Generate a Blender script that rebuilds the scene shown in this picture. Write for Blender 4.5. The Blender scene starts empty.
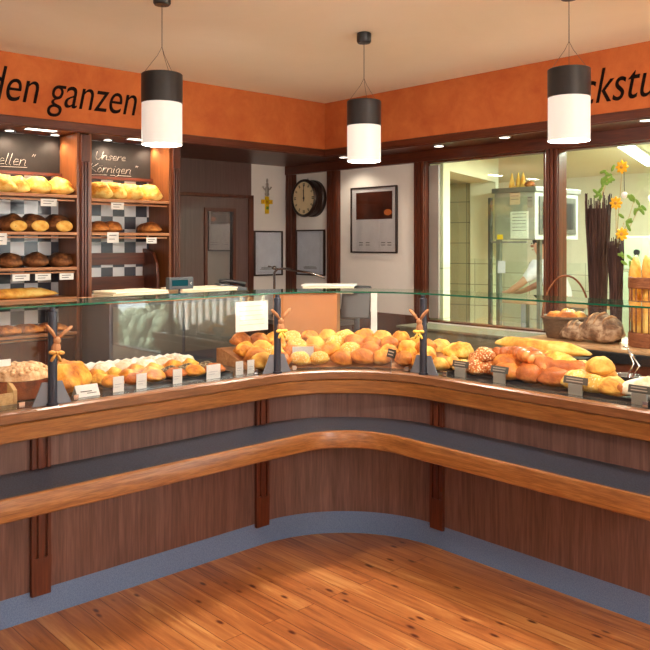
import bpy, bmesh, math, random
from mathutils import Vector, Matrix, Euler, noise
random.seed(7)
SC = bpy.context.scene
COL = SC.collection
PI = math.pi
# ------------------------------------------------------------------ camera model
F, CX, HY, H = 787.0, 325.0, 243.0, 1.6
TH = math.atan(855/787)
S_, C_ = math.sin(TH), math.cos(TH)
def ray(px, py):
    r = (px-CX)/F
    return Vector((r*C_-S_, r*S_+C_, (HY-py)/F))
CAM = Vector((0, 0, H))
def onx(px, py, x):
    d = ray(px, py); return CAM + d*(x/d.x)
def ony(px, py, y):
    d = ray(px, py); return CAM + d*(y/d.y)
def onz(px, py, z):
    d = ray(px, py); return CAM + d*((z-H)/d.z)

# ------------------------------------------------------------------ materials
def newmat(name):
    m = bpy.data.materials.new(name); m.use_nodes = True
    nt = m.node_tree; nt.nodes.clear()
    out = nt.nodes.new('ShaderNodeOutputMaterial')
    return m, nt, out
def N(nt, t, **kw):
    n = nt.nodes.new(t)
    for k, v in kw.items():
        if k.startswith('i_'):
            n.inputs[k[2:].replace('_', ' ')].default_value = v
        else: setattr(n, k, v)
    return n
def L(nt, a, b): nt.links.new(a, b)
def c4(c): return (c[0], c[1], c[2], 1)
def srgb(r, g, b):
    f = lambda v: (v/255/12.92 if v/255 <= .04045 else ((v/255+.055)/1.055)**2.4)
    return (f(r), f(g), f(b))
def pbsdf(nt, out, rough=.5, metal=0, spec=.5):
    p = N(nt, 'ShaderNodeBsdfPrincipled')
    p.inputs['Roughness'].default_value = rough
    p.inputs['Metallic'].default_value = metal
    p.inputs['Specular IOR Level'].default_value = spec
    L(nt, p.outputs[0], out.inputs[0]); return p
def ramp(nt, fac, stops):
    r = N(nt, 'ShaderNodeValToRGB')
    e = r.color_ramp.elements
    e[0].position, e[0].color = stops[0][0], c4(stops[0][1])
    e[1].position, e[1].color = stops[-1][0], c4(stops[-1][1])
    for p, c in stops[1:-1]:
        x = e.new(p); x.color = c4(c)
    L(nt, fac, r.inputs[0]); return r
def coords(nt, kind='Object', scale=(1, 1, 1), rot=(0, 0, 0)):
    tc = N(nt, 'ShaderNodeTexCoord'); mp = N(nt, 'ShaderNodeMapping')
    mp.inputs['Scale'].default_value = scale; mp.inputs['Rotation'].default_value = rot
    L(nt, tc.outputs[kind], mp.inputs[0]); return mp.outputs[0]
def noise_tex(nt, vec, scale, detail=4, rough=.5, dist=0):
    n = N(nt, 'ShaderNodeTexNoise')
    n.inputs['Scale'].default_value = scale; n.inputs['Detail'].default_value = detail
    n.inputs['Roughness'].default_value = rough; n.inputs['Distortion'].default_value = dist
    L(nt, vec, n.inputs['Vector']); return n
def bump(nt, h, p, strength=.3, dist=.01):
    b = N(nt, 'ShaderNodeBump'); b.inputs['Strength'].default_value = strength
    b.inputs['Distance'].default_value = dist
    L(nt, h, b.inputs['Height']); L(nt, b.outputs[0], p.inputs['Normal'])
def flat(name, c, rough=.5, metal=0, spec=.5):
    m, nt, out = newmat(name); p = pbsdf(nt, out, rough, metal, spec)
    v = coords(nt, 'Object'); n = noise_tex(nt, v, 9, 3)
    r = ramp(nt, n.outputs[0], [(.3, tuple(x*.93 for x in c)), (.7, tuple(min(1, x*1.05) for x in c))])
    L(nt, r.outputs[0], p.inputs['Base Color']); return m
def emit(name, c, s):
    m, nt, out = newmat(name); e = N(nt, 'ShaderNodeEmission')
    e.inputs[0].default_value = c4(c); e.inputs[1].default_value = s
    L(nt, e.outputs[0], out.inputs[0]); return m
def wood(name, dark, mid, light, scale, kind='Object', rough=.4, spec=.4, freq=1.0):
    """grain is stretched along the axis with the small scale"""
    m, nt, out = newmat(name); p = pbsdf(nt, out, rough, 0, spec)
    v = coords(nt, kind, scale)
    n1 = noise_tex(nt, v, 2.2*freq, 6, .62, .6); n2 = noise_tex(nt, v, 9*freq, 3, .5)
    mx = N(nt, 'ShaderNodeMath', operation='MULTIPLY_ADD'); mx.inputs[1].default_value = .35
    L(nt, n2.outputs[0], mx.inputs[0]); 
    sc = N(nt, 'ShaderNodeMath', operation='MULTIPLY'); sc.inputs[1].default_value = .65
    L(nt, n1.outputs[0], sc.inputs[0]); L(nt, sc.outputs[0], mx.inputs[2])
    r = ramp(nt, mx.outputs[0], [(.32, dark), (.5, mid), (.68, light)])
    L(nt, r.outputs[0], p.inputs['Base Color']); bump(nt, mx.outputs[0], p, .12, .003); return m
def glass(name, tint=(1, 1, 1), gloss=(1, 1, 1), boost=1.0, rough=0.0):
    m, nt, out = newmat(name)
    tr = N(nt, 'ShaderNodeBsdfTransparent'); tr.inputs[0].default_value = c4(tint)
    gl = N(nt, 'ShaderNodeBsdfGlossy'); gl.inputs[0].default_value = c4(gloss); gl.inputs['Roughness'].default_value = rough
    g = N(nt, 'ShaderNodeNewGeometry'); mr = N(nt, 'ShaderNodeMapRange')
    mr.inputs['To Min'].default_value = 1.5; mr.inputs['To Max'].default_value = 1/1.5
    L(nt, g.outputs['Backfacing'], mr.inputs[0])
    fr = N(nt, 'ShaderNodeFresnel'); L(nt, mr.outputs[0], fr.inputs['IOR'])
    mu = N(nt, 'ShaderNodeMath', operation='MULTIPLY', use_clamp=True); mu.inputs[1].default_value = boost
    L(nt, fr.outputs[0], mu.inputs[0])
    mx = N(nt, 'ShaderNodeMixShader'); L(nt, mu.outputs[0], mx.inputs[0])
    L(nt, tr.outputs[0], mx.inputs[1]); L(nt, gl.outputs[0], mx.inputs[2]); L(nt, mx.outputs[0], out.inputs[0])
    return m
def bread_mat(name, pale, mid, dark, scale=9, rough=.5, spots=None, lo=.32, hi=.68):
    m, nt, out = newmat(name); p = pbsdf(nt, out, rough, 0, .35)
    v = coords(nt, 'Object')
    n = noise_tex(nt, v, scale, 5, .6, .3); f = noise_tex(nt, v, scale*9, 3, .6)
    r = ramp(nt, n.outputs[0], [(lo+.03, dark), ((lo+hi)/2, mid), (hi-.05, pale)])
    col = r.outputs[0]
    if spots:
        vo = N(nt, 'ShaderNodeTexVoronoi'); vo.inputs['Scale'].default_value = spots[1]
        L(nt, v, vo.inputs['Vector'])
        cr = N(nt, 'ShaderNodeMath', operation='LESS_THAN'); cr.inputs[1].default_value = spots[2]
        L(nt, vo.outputs['Distance'], cr.inputs[0])
        mx = N(nt, 'ShaderNodeMix', data_type='RGBA'); L(nt, cr.outputs[0], mx.inputs[0])
        L(nt, col, mx.inputs[6]); mx.inputs[7].default_value = c4(spots[0]); col = mx.outputs[2]
    L(nt, col, p.inputs['Base Color']); bump(nt, f.outputs[0], p, .6, .006); return m

M = {}
# pine floor: boards along X
def floor_mat():
    m, nt, out = newmat('pine_floor'); p = pbsdf(nt, out, .32, 0, .45)
    v = coords(nt, 'Object')
    br = N(nt, 'ShaderNodeTexBrick'); br.offset = .37; br.squash = 1
    br.inputs['Scale'].default_value = 1; br.inputs['Mortar Size'].default_value = .0016
    br.inputs['Brick Width'].default_value = 2.6; br.inputs['Row Height'].default_value = .097
    br.inputs['Color1'].default_value = (0, 0, 0, 1); br.inputs['Color2'].default_value = (1, 1, 1, 1); br.inputs['Mortar'].default_value = (.5, .5, .5, 1)
    L(nt, v, br.inputs['Vector'])
    mp = N(nt, 'ShaderNodeMapping'); mp.inputs['Scale'].default_value = (1.1, 16, 1); L(nt, v, mp.inputs[0])
    off = N(nt, 'ShaderNodeVectorMath', operation='MULTIPLY_ADD'); off.inputs[1].default_value = (7, 3, 5)
    L(nt, br.outputs['Color'], off.inputs[0]); L(nt, mp.outputs[0], off.inputs[2])
    g = noise_tex(nt, off.outputs[0], 1.7, 6, .62, .8)
    # board tone
    a = N(nt, 'ShaderNodeMath', operation='MULTIPLY_ADD'); a.inputs[1].default_value = .17
    sp = N(nt, 'ShaderNodeSeparateColor'); L(nt, br.outputs['Color'], sp.inputs[0])
    L(nt, sp.outputs[0], a.inputs[0]); L(nt, g.outputs[0], a.inputs[2])
    r = ramp(nt, a.outputs[0], [(.3, srgb(112, 58, 28)), (.52, srgb(160, 94, 50)), (.66, srgb(180, 114, 62)), (.82, srgb(204, 146, 88))])
    # knots
    mk = N(nt, 'ShaderNodeMapping'); mk.inputs['Scale'].default_value = (3.6, 8.6, 1); L(nt, v, mk.inputs[0])
    vo = N(nt, 'ShaderNodeTexVoronoi'); vo.inputs['Scale'].default_value = 1.5; L(nt, mk.outputs[0], vo.inputs['Vector'])
    kr = N(nt, 'ShaderNodeMapRange'); kr.inputs['From Min'].default_value = .07; kr.inputs['From Max'].default_value = .17
    kr.inputs['To Min'].default_value = 1; kr.inputs['To Max'].default_value = 0; L(nt, vo.outputs['Distance'], kr.inputs[0])
    mx = N(nt, 'ShaderNodeMix', data_type='RGBA'); L(nt, kr.outputs[0], mx.inputs[0]); L(nt, r.outputs[0], mx.inputs[6])
    mx.inputs[7].default_value = c4(srgb(84, 34, 18))
    # seams
    m2 = N(nt, 'ShaderNodeMix', data_type='RGBA'); L(nt, br.outputs['Fac'], m2.inputs[0]); L(nt, mx.outputs[2], m2.inputs[6])
    m2.inputs[7].default_value = c4(srgb(92, 42, 22))
    L(nt, m2.outputs[2], p.inputs['Base Color']); bump(nt, g.outputs[0], p, .06, .003); return m
M['floor'] = floor_mat()
def plaster(name, a, b, scale=2.5, rough=.85):
    m, nt, out = newmat(name); p = pbsdf(nt, out, rough, 0, .2)
    v = coords(nt, 'Object'); n = noise_tex(nt, v, scale, 7, .68, .4)
    r = ramp(nt, n.outputs[0], [(.3, a), (.7, b)]); L(nt, r.outputs[0], p.inputs['Base Color'])
    bump(nt, n.outputs[0], p, .05, .004); return m
M['orange'] = plaster('orange_plaster', srgb(174, 88, 46), srgb(198, 114, 62), 5)
M['ceiling'] = plaster('ceiling_paint', srgb(234, 224, 206), srgb(240, 231, 215), 1)
M['white_wall'] = plaster('white_wall_paint', srgb(226, 220, 214), srgb(238, 233, 228), 1)
M['cream_wall'] = plaster('cream_wall_paint', srgb(222, 218, 190), srgb(232, 228, 202), 1)
M['panel'] = wood('walnut_panel', srgb(80, 54, 48), srgb(104, 74, 66), srgb(126, 92, 82), (9, 9, .5), 'Object', .36, .45, 1.6)
M['door_wood'] = wood('door_wood', srgb(88, 64, 62), srgb(100, 76, 72), srgb(114, 88, 84), (14, 14, .5), 'Object', .38, .5, 1.6)
M['dark_wood'] = wood('dark_trim_wood', srgb(62, 26, 14), srgb(86, 38, 20), srgb(108, 52, 28), (10, 10, .7), 'Object', .35, .5, 1.4)
M['dark_wood_h'] = wood('dark_beam_wood', srgb(62, 26, 14), srgb(84, 36, 19), srgb(104, 50, 26), (.8, .8, 12), 'Object', .38, .45, 1.4)
M['oak'] = wood('oak_edge', srgb(98, 56, 24), srgb(138, 86, 42), srgb(168, 114, 62), (1.6, 26, 26), 'UV', .3, .5, 1.2)
M['oak_dark'] = wood('oak_worktop', srgb(96, 58, 32), srgb(124, 80, 48), srgb(150, 102, 66), (1.6, 26, 26), 'UV', .32, .5, 1.2)
M['shelf_wood'] = wood('shelf_wood', srgb(150, 96, 58), srgb(182, 124, 82), srgb(206, 152, 108), (10, 1, 10), 'Object', .45, .4)
M['cabinet_side'] = wood('cabinet_side_wood', srgb(98, 54, 28), srgb(122, 68, 34), srgb(140, 82, 42), (10, 10, .8), 'Object', .35, .5)  # brown wood for the sides of the shelf bays
M['board'] = wood('board_wood', srgb(160, 120, 80), srgb(190, 150, 108), srgb(208, 172, 132), (1, 12, 12), 'Object', .5, .3)
def speckle(name, a, b, scale, rough=.5, spec=.5):
    m, nt, out = newmat(name); p = pbsdf(nt, out, rough, 0, spec)
    v = coords(nt, 'Object'); n = noise_tex(nt, v, scale, 2, .7)
    r = ramp(nt, n.outputs[0], [(.42, a), (.56, b)]); L(nt, r.outputs[0], p.inputs['Base Color']); return m
M['ledge'] = speckle('ledge_laminate', srgb(14, 17, 25), srgb(58, 63, 76), 150, .3, .3)
M['plinth'] = speckle('plinth_laminate', srgb(90, 110, 144), srgb(106, 126, 160), 240, .42)
M['deck'] = speckle('deck_stone', srgb(70, 66, 62), srgb(96, 90, 84), 160, .08, .6)
def checker():
    m, nt, out = newmat('checker_tile'); p = pbsdf(nt, out, .25, 0, .5)
    v = coords(nt, 'Object', (1, 1, 1), (0, 0, 0))
    ck = N(nt, 'ShaderNodeTexBrick'); ck.offset = 0
    sx = N(nt, 'ShaderNodeSeparateXYZ'); L(nt, v, sx.inputs[0])
    cb = N(nt, 'ShaderNodeCombineXYZ'); L(nt, sx.outputs[1], cb.inputs[0]); L(nt, sx.outputs[2], cb.inputs[1])
    ad = N(nt, 'ShaderNodeVectorMath', operation='ADD'); ad.inputs[1].default_value = (10-.0105, 10+.0665, 0); L(nt, cb.outputs[0], ad.inputs[0])
    c2 = N(nt, 'ShaderNodeTexChecker'); c2.inputs['Scale'].default_value = 1/.0905
    c2.inputs[1].default_value = c4(srgb(60, 60, 70)); c2.inputs[2].default_value = c4(srgb(206, 206, 210))
    L(nt, ad.outputs[0], c2.inputs[0])
    L(nt, c2.outputs[0], p.inputs['Base Color']); return m
M['checker'] = checker()
def tiles(name, a, b, w=.2, h=.2):
    m, nt, out = newmat(name); p = pbsdf(nt, out, .3, 0, .5)
    g = N(nt, 'ShaderNodeNewGeometry'); sx = N(nt, 'ShaderNodeSeparateXYZ'); L(nt, g.outputs['Position'], sx.inputs[0])
    ad = N(nt, 'ShaderNodeMath', operation='ADD'); L(nt, sx.outputs[0], ad.inputs[0]); L(nt, sx.outputs[1], ad.inputs[1])
    cb = N(nt, 'ShaderNodeCombineXYZ'); L(nt, ad.outputs[0], cb.inputs[0]); L(nt, sx.outputs[2], cb.inputs[1])
    br = N(nt, 'ShaderNodeTexBrick'); br.offset = 0; br.inputs['Scale'].default_value = 1
    br.inputs['Brick Width'].default_value = w; br.inputs['Row Height'].default_value = h; br.inputs['Mortar Size'].default_value = .004
    br.inputs['Color1'].default_value = c4(a); br.inputs['Color2'].default_value = c4(tuple(x*.96 for x in a)); br.inputs['Mortar'].default_value = c4(b)
    L(nt, cb.outputs[0], br.inputs[0]); L(nt, br.outputs[0], p.inputs['Base Color']); return m
M['tile_light'] = tiles('light_wall_tile', srgb(218, 218, 186), srgb(150, 150, 126), .4, .2)
M['tile_dark'] = tiles('beige_wall_tile', srgb(170, 162, 130), srgb(110, 106, 86), .3, .2)
M['black'] = flat('black_lacquer', (.012, .012, .014), .35)
M['charcoal'] = flat('charcoal_metal', srgb(60, 62, 70), .38, .2)
M['post'] = flat('post_metal', srgb(62, 66, 78), .3, .6)
M['grey_plate'] = flat('grey_plate', srgb(112, 116, 126), .5)
M['chrome'] = flat('chrome', (.75, .75, .76), .15, 1)
M['steel'] = flat('brushed_steel', srgb(150, 150, 148), .35, .75)
M['steel_dark'] = flat('dark_steel', srgb(92, 90, 84), .4, .5)
M['steel_light'] = flat('light_steel', srgb(176, 176, 168), .4, .35)
M['white'] = flat('white_card', srgb(236, 234, 230), .6)
M['paper'] = flat('cream_paper', srgb(240, 228, 200), .7)
M['blue_paper'] = plaster('pale_certificate_paper', srgb(196, 200, 214), srgb(216, 220, 232), 9, .6)
M['poster_paper'] = flat('poster_paper', srgb(214, 210, 214), .5)
M['chalkboard'] = plaster('chalkboard_slate', srgb(34, 27, 24), srgb(44, 36, 32), 6, .6)
M['chalk'] = flat('chalk', srgb(196, 180, 166), .9)
M['letter'] = flat('dark_letter', srgb(20, 6, 3), .6, 0, .1)
M['ink'] = flat('ink', srgb(60, 58, 60), .7)
M['gold'] = flat('yellow_wax', srgb(232, 190, 20), .4)
M['silver'] = flat('silver_figure', srgb(170, 160, 150), .4, .4)
M['clock_face'] = flat('clock_face', srgb(228, 206, 164), .5)
M['frame_dark'] = flat('dark_frame', srgb(44, 26, 20), .4)
M['alu'] = flat('grey_window_jamb', srgb(150, 140, 134), .4)
M['glass'] = glass('clear_glass', (.985, .99, .988), boost=1.0)
M['glass_top'] = glass('top_glass', (.93, .965, .95), boost=1.1)
M['kitchen_glass'] = glass('kitchen_glass', (.92, .965, .92), boost=.8)
M['door_glass'] = glass('door_glass', (.25, .22, .2), boost=7)
M['glass_edge'] = flat('green_glass_edge', srgb(20, 92, 68), .12)
def shade_mat():
    m, nt, out = newmat('lamp_shade_glass'); p = pbsdf(nt, out, .35, 0, .5); p.inputs['Base Color'].default_value = (.66, .64, .60, 1)
    p.inputs['Emission Color'].default_value = (1.0, .93, .84, 1); p.inputs['Emission Strength'].default_value = .30; return m
M['shade'] = shade_mat()
M['lamp_disc'] = emit('lamp_opening_glow', (1.0, .84, .64), .6)
M['downlight'] = emit('downlight_glow', (1.0, .9, .74), 5.0)
M['tube'] = emit('fluorescent_glow', (.95, 1.0, .95), 5.0)
M['cardboard'] = flat('cardboard', srgb(190, 120, 62), .7)
M['twig'] = wood('twig_bark', srgb(40, 26, 24), srgb(62, 42, 38), srgb(90, 66, 58), (14, 14, 1), 'Object', .7, .2)
M['wicker'] = wood('wicker', srgb(86, 46, 26), srgb(124, 72, 42), srgb(156, 102, 64), (10, 10, 60), 'Object', .6, .3)
M['basket_dark'] = wood('dark_basket', srgb(60, 42, 28), srgb(96, 70, 48), srgb(128, 98, 70), (10, 10, 70), 'Object', .65, .3)
M['yellow_petal'] = flat('yellow_petal', srgb(244, 184, 20), .5)
M['leaf'] = flat('leaf_green', srgb(110, 150, 50), .5)
M['stem'] = flat('stem_straw', srgb(176, 156, 104), .6)
M['rabbit'] = wood('rabbit_wood', srgb(150, 100, 66), srgb(176, 124, 86), srgb(196, 146, 106), (20, 20, 3), 'Object', .7, .2)
M['bow'] = flat('yellow_bow', srgb(236, 196, 80), .6)
M['bow_dark'] = flat('amber_bow', srgb(196, 140, 62), .6)
M['crate'] = wood('crate_wood', srgb(176, 136, 90), srgb(204, 164, 112), srgb(222, 186, 136), (3, 14, 14), 'Object', .6, .3)
M['skin'] = flat('skin', srgb(206, 150, 120), .55)
M['hair'] = flat('dark_hair', srgb(40, 28, 24), .6)
M['shirt'] = flat('white_workwear', srgb(222, 222, 226), .8)
M['screen'] = emit('register_screen_glow', srgb(40, 96, 100), .5)
M['display_case'] = flat('register_plastic', srgb(62, 68, 74), .4)
M['olive'] = flat('olive_laminate', srgb(120, 116, 96), .45)
M['jar_steel'] = flat('steel_bowl', srgb(130, 128, 126), .25, .8)
M['powder'] = bread_mat('powdered_dough', srgb(246, 240, 232), srgb(240, 228, 212), srgb(222, 190, 150), 14, .8)
M['sticker'] = flat('yellow_sticker', srgb(230, 196, 40), .6)
M['hedge'] = plaster('hedge_green', srgb(52, 60, 46), srgb(104, 112, 92), 6)
M['pave'] = plaster('pavement', srgb(190, 190, 192), srgb(214, 214, 216), 3)
M['fence'] = flat('white_fence_paint', srgb(236, 238, 242), .7)
M['machine'] = flat('pale_machine', srgb(150, 160, 136), .5)
M['roll_gold'] = bread_mat('golden_crust', srgb(246, 190, 84), srgb(228, 146, 46), srgb(164, 80, 20), 11, .5)
M['roll_pale'] = bread_mat('pale_crust', srgb(248, 212, 122), srgb(236, 176, 78), srgb(194, 118, 40), 10, .55)
M['roll_amber'] = bread_mat('amber_crust', srgb(236, 160, 76), srgb(208, 122, 46), srgb(150, 74, 26), 11, .4)
M['glazed'] = bread_mat('glazed_brown_crust', srgb(228, 152, 84), srgb(194, 106, 52), srgb(142, 68, 30), 12, .22)
M['yellow_loaf'] = bread_mat('yellow_flour_crust', srgb(250, 222, 134), srgb(236, 180, 70), srgb(190, 112, 32), 14, .6)
M['dark_loaf'] = bread_mat('dark_rye_crust', srgb(164, 108, 64), srgb(104, 62, 36), srgb(56, 32, 20), 12, .5)
M['brown_loaf'] = bread_mat('brown_crust', srgb(226, 150, 78), srgb(172, 98, 48), srgb(96, 48, 24), 12, .5)
M['rustic'] = bread_mat('floury_rustic_crust', srgb(186, 160, 132), srgb(122, 90, 66), srgb(72, 46, 30), 16, .75)
M['score'] = bread_mat('score_crumb', srgb(206, 166, 124), srgb(180, 134, 92), srgb(140, 96, 62), 18, .7)
M['crumb'] = bread_mat('cut_crumb', srgb(246, 206, 116), srgb(238, 184, 88), srgb(220, 150, 56), 20, .7)
M['seeded'] = bread_mat('seeded_crust', srgb(226, 142, 68), srgb(196, 104, 44), srgb(156, 74, 28), 11, .5, (srgb(246, 220, 170), 95, .36))
M['poppy'] = bread_mat('sesame_crust', srgb(246, 206, 112), srgb(234, 178, 76), srgb(206, 138, 50), 11, .5, (srgb(252, 236, 196), 110, .3))
M['dark_seed'] = bread_mat('dark_seed_crust', srgb(150, 120, 84), srgb(96, 70, 46), srgb(56, 40, 28), 24, .6, (srgb(206, 190, 150), 120, .3))
M['streusel'] = bread_mat('streusel_crumb', srgb(250, 214, 170), srgb(236, 186, 138), srgb(206, 150, 104), 40, .8)
M['choc'] = bread_mat('cake_side', srgb(150, 74, 40), srgb(116, 52, 30), srgb(84, 36, 20), 14, .4)
M['icing'] = bread_mat('pink_icing', srgb(250, 226, 210), srgb(246, 206, 180), srgb(232, 176, 130), 18, .5)

# ------------------------------------------------------------------ mesh helpers
class MB:
    def __init__(s): s.v = []; s.f = []; s.uv = []
    def add(s, vs, fs, uvs=None):
        o = len(s.v); s.v += [tuple(p) for p in vs]
        for i, f in enumerate(fs):
            s.f.append([k+o for k in f]); s.uv.append(uvs[i] if uvs else None)
        return s
    def box(s, x0, x1, y0, y1, z0, z1, mat=None):
        x0, x1 = sorted((x0, x1)); y0, y1 = sorted((y0, y1)); z0, z1 = sorted((z0, z1))
        vs = [Vector((x, y, z)) for x in (x0, x1) for y in (y0, y1) for z in (z0, z1)]
        if mat is not None: vs = [mat @ p for p in vs]
        return s.add(vs, [(0, 1, 3, 2), (4, 6, 7, 5), (0, 4, 5, 1), (2, 3, 7, 6), (0, 2, 6, 4), (1, 5, 7, 3)])
    def tube(s, pts, r, n=8, cap=True):
        pts = [Vector(p) for p in pts]; rs = r if isinstance(r, (list, tuple)) else [r]*len(pts)
        rings = []; up = None
        for i, p in enumerate(pts):
            t = (pts[min(i+1, len(pts)-1)]-pts[max(i-1, 0)]).normalized()
            if up is None: up = Vector((0, 0, 1)) if abs(t.z) < .9 else Vector((1, 0, 0))
            a = t.cross(up).normalized(); b = a.cross(t).normalized(); up = b
            rings.append([p+(a*math.cos(2*PI*k/n)+b*math.sin(2*PI*k/n))*rs[i] for k in range(n)])
        vs = [q for R in rings for q in R]; fs = []
        for i in range(len(pts)-1):
            for k in range(n):
                fs.append((i*n+k, i*n+(k+1) % n, (i+1)*n+(k+1) % n, (i+1)*n+k))
        if cap: fs += [tuple(range(n-1, -1, -1)), tuple((len(pts)-1)*n+k for k in range(n))]
        return s.add(vs, fs)
    def lathe(s, prof, c=(0, 0, 0), n=32, cap=True, mat=None):
        c = Vector(c); vs = []; fs = []
        for r, z in prof:
            for k in range(n):
                p = Vector((r*math.cos(2*PI*k/n), r*math.sin(2*PI*k/n), z))
                vs.append((mat @ p if mat is not None else p)+c)
        for i in range(len(prof)-1):
            for k in range(n):
                fs.append((i*n+k, i*n+(k+1) % n, (i+1)*n+(k+1) % n, (i+1)*n+k))
        if cap: fs += [tuple(range(n-1, -1, -1)), tuple((len(prof)-1)*n+k for k in range(n))]
        return s.add(vs, fs)
    def prism(s, poly, t, origin, ax, ay, an):
        """2-D polygon extruded by t along an"""
        o, ax, ay, an = Vector(origin), Vector(ax), Vector(ay), Vector(an); n = len(poly)
        a = [o+ax*x+ay*y for x, y in poly]; b = [p+an*t for p in a]
        return s.add(a+b, [tuple(range(n-1, -1, -1)), tuple(range(n, 2*n))]+[(i, (i+1) % n, n+(i+1) % n, n+i) for i in range(n)])
    def blob(s, c, rx, ry, rz, n=16, m=10, fn=None, mat=None):
        vs = []; fs = []; c = Vector(c)
        for i in range(m+1):
            th = PI*i/m
            for k in range(n):
                ph = 2*PI*k/n
                d = Vector((math.sin(th)*math.cos(ph), math.sin(th)*math.sin(ph), math.cos(th)))
                p = Vector((d.x*rx, d.y*ry, d.z*rz))
                if fn: p = fn(d, p)
                vs.append((mat @ p if mat is not None else p)+c)
        for i in range(m):
            for k in range(n):
                fs.append((i*n+k, (i+1)*n+k, (i+1)*n+(k+1) % n, i*n+(k+1) % n))
        return s.add(vs, fs)
    def mesh(s, name, mat, smooth=False, bevel=0):
        me = bpy.data.meshes.new(name)
        me.from_pydata(s.v, [], s.f); 
        if any(u is not None for u in s.uv):
            ul = me.uv_layers.new(name='UVMap'); k = 0
            for pi, p in enumerate(me.polygons):
                u = s.uv[pi]
                for j in range(p.loop_total):
                    ul.data[p.loop_start+j].uv = u[j] if u else (0, 0)
        bm = bmesh.new(); bm.from_mesh(me)
        bmesh.ops.remove_doubles(bm, verts=bm.verts, dist=1e-6)
        bmesh.ops.recalc_face_normals(bm, faces=bm.faces)
        if bevel: bmesh.ops.bevel(bm, geom=[e for e in bm.edges if len(e.link_faces) == 2 and e.calc_face_angle(0) > .6], offset=bevel, segments=2, affect='EDGES', profile=.6, clamp_overlap=True)
        bm.to_mesh(me); bm.free()
        if smooth:
            for p in me.polygons: p.use_smooth = True
            if smooth == 'auto':
                me.set_sharp_from_angle(angle=math.radians(38))
        me.materials.append(M[mat] if isinstance(mat, str) else mat)
        return me
    def build(s, name, mat, parent=None, smooth=False, bevel=0, loc=None):
        o = bpy.data.objects.new(name, s.mesh(name, mat, smooth, bevel)); COL.objects.link(o)
        if parent is not None: o.parent = parent
        if loc is not None: o.location = loc
        return o
def tag(o, label, cat, group=None):
    o['label'] = label; o['category'] = cat
    if group: o['group'] = group
    return o
def empty(name, label, cat, loc=(0, 0, 0), rz=0, group=None):
    o = bpy.data.objects.new(name, None); COL.objects.link(o); o.location = loc; o.rotation_euler = (0, 0, rz)
    o.empty_display_size = .05
    return tag(o, label, cat, group)
def struct(o): o['kind'] = 'structure'; return o
def copy_tree(o, loc=None, rot=None, scale=None, label=None, group=None):
    c = o.copy(); COL.objects.link(c)
    if loc is not None: c.location = loc
    if rot is not None: c.rotation_euler = rot
    if scale is not None: c.scale = scale
    if label: c['label'] = label
    if group: c['group'] = group
    for ch in o.children:
        d = ch.copy(); COL.objects.link(d); d.parent = c
        for g in ch.children:
            e = g.copy(); COL.objects.link(e); e.parent = d
    return c
def text(name, body, mat, size, loc, xdir, zdir, parent=None, shear=0, width=None, extrude=.001, bold=0):
    cu = bpy.data.curves.new(name, 'FONT'); cu.body = body; cu.size = size; cu.shear = shear; cu.extrude = extrude; cu.offset = bold
    cu.materials.append(M[mat]); o = bpy.data.objects.new(name, cu); COL.objects.link(o)
    bpy.context.view_layer.update()
    xd, zd = Vector(xdir).normalized(), Vector(zdir).normalized(); nd = xd.cross(zd)
    R = Matrix((xd, zd, nd)).transposed().to_4x4()
    sx = 1
    if width: sx = width/o.dimensions.x
    o.matrix_world = Matrix.Translation(loc) @ R @ Matrix.Diagonal((sx, 1, 1, 1))
    me = bpy.data.meshes.new_from_object(o.evaluated_get(bpy.context.evaluated_depsgraph_get()))
    mw0 = o.matrix_world.copy(); bpy.data.objects.remove(o); me.name = name
    o = bpy.data.objects.new(name, me); COL.objects.link(o); o.matrix_world = mw0
    if parent is not None:
        mw = o.matrix_world.copy(); o.parent = parent; o.matrix_parent_inverse = Matrix.Identity(4)
        o.matrix_basis = parent.matrix_basis.inverted() @ mw
    return o
ORD = 'first second third fourth fifth sixth seventh eighth ninth tenth eleventh twelfth thirteenth fourteenth fifteenth sixteenth'.split()

# ------------------------------------------------------------------ counter path (curved inner corner)
XL, YR, R0 = -3.30, 3.235, .66        # panel planes and corner radius
CC = Vector((XL+R0, YR-R0))
Y0, X1 = -1.3, -1.22
def path(o, na=28, y0=Y0, x1=X1):
    """points of the counter line offset by o towards the customers, with arc length at o = 0"""
    pts = []
    for k in range(9): pts.append((XL+o, y0+(CC.y-y0)*k/8, y0+(CC.y-y0)*k/8))
    r = R0-o
    for k in range(1, na+1):
        a = PI-PI/2*k/na
        pts.append((CC.x+r*math.cos(a), CC.y+r*math.sin(a), CC.y+R0*PI/2*k/na))
    e = CC.y+R0*PI/2
    for k in range(1, 9): pts.append((CC.x+(x1-CC.x)*k/8, YR-o, e+(x1-CC.x)*k/8))
    return pts
S_ARC0, S_ARC1 = CC.y, CC.y+R0*PI/2
def pathpt(s, o):
    """world position and heading at arc length s and offset o"""
    if s < S_ARC0: return Vector((XL+o, s)), PI/2
    if s < S_ARC1:
        a = PI-(s-S_ARC0)/R0; r = R0-o
        return Vector((CC.x+r*math.cos(a), CC.y+r*math.sin(a))), a-PI/2
    return Vector((CC.x+s-S_ARC1, YR-o)), 0.0
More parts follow.
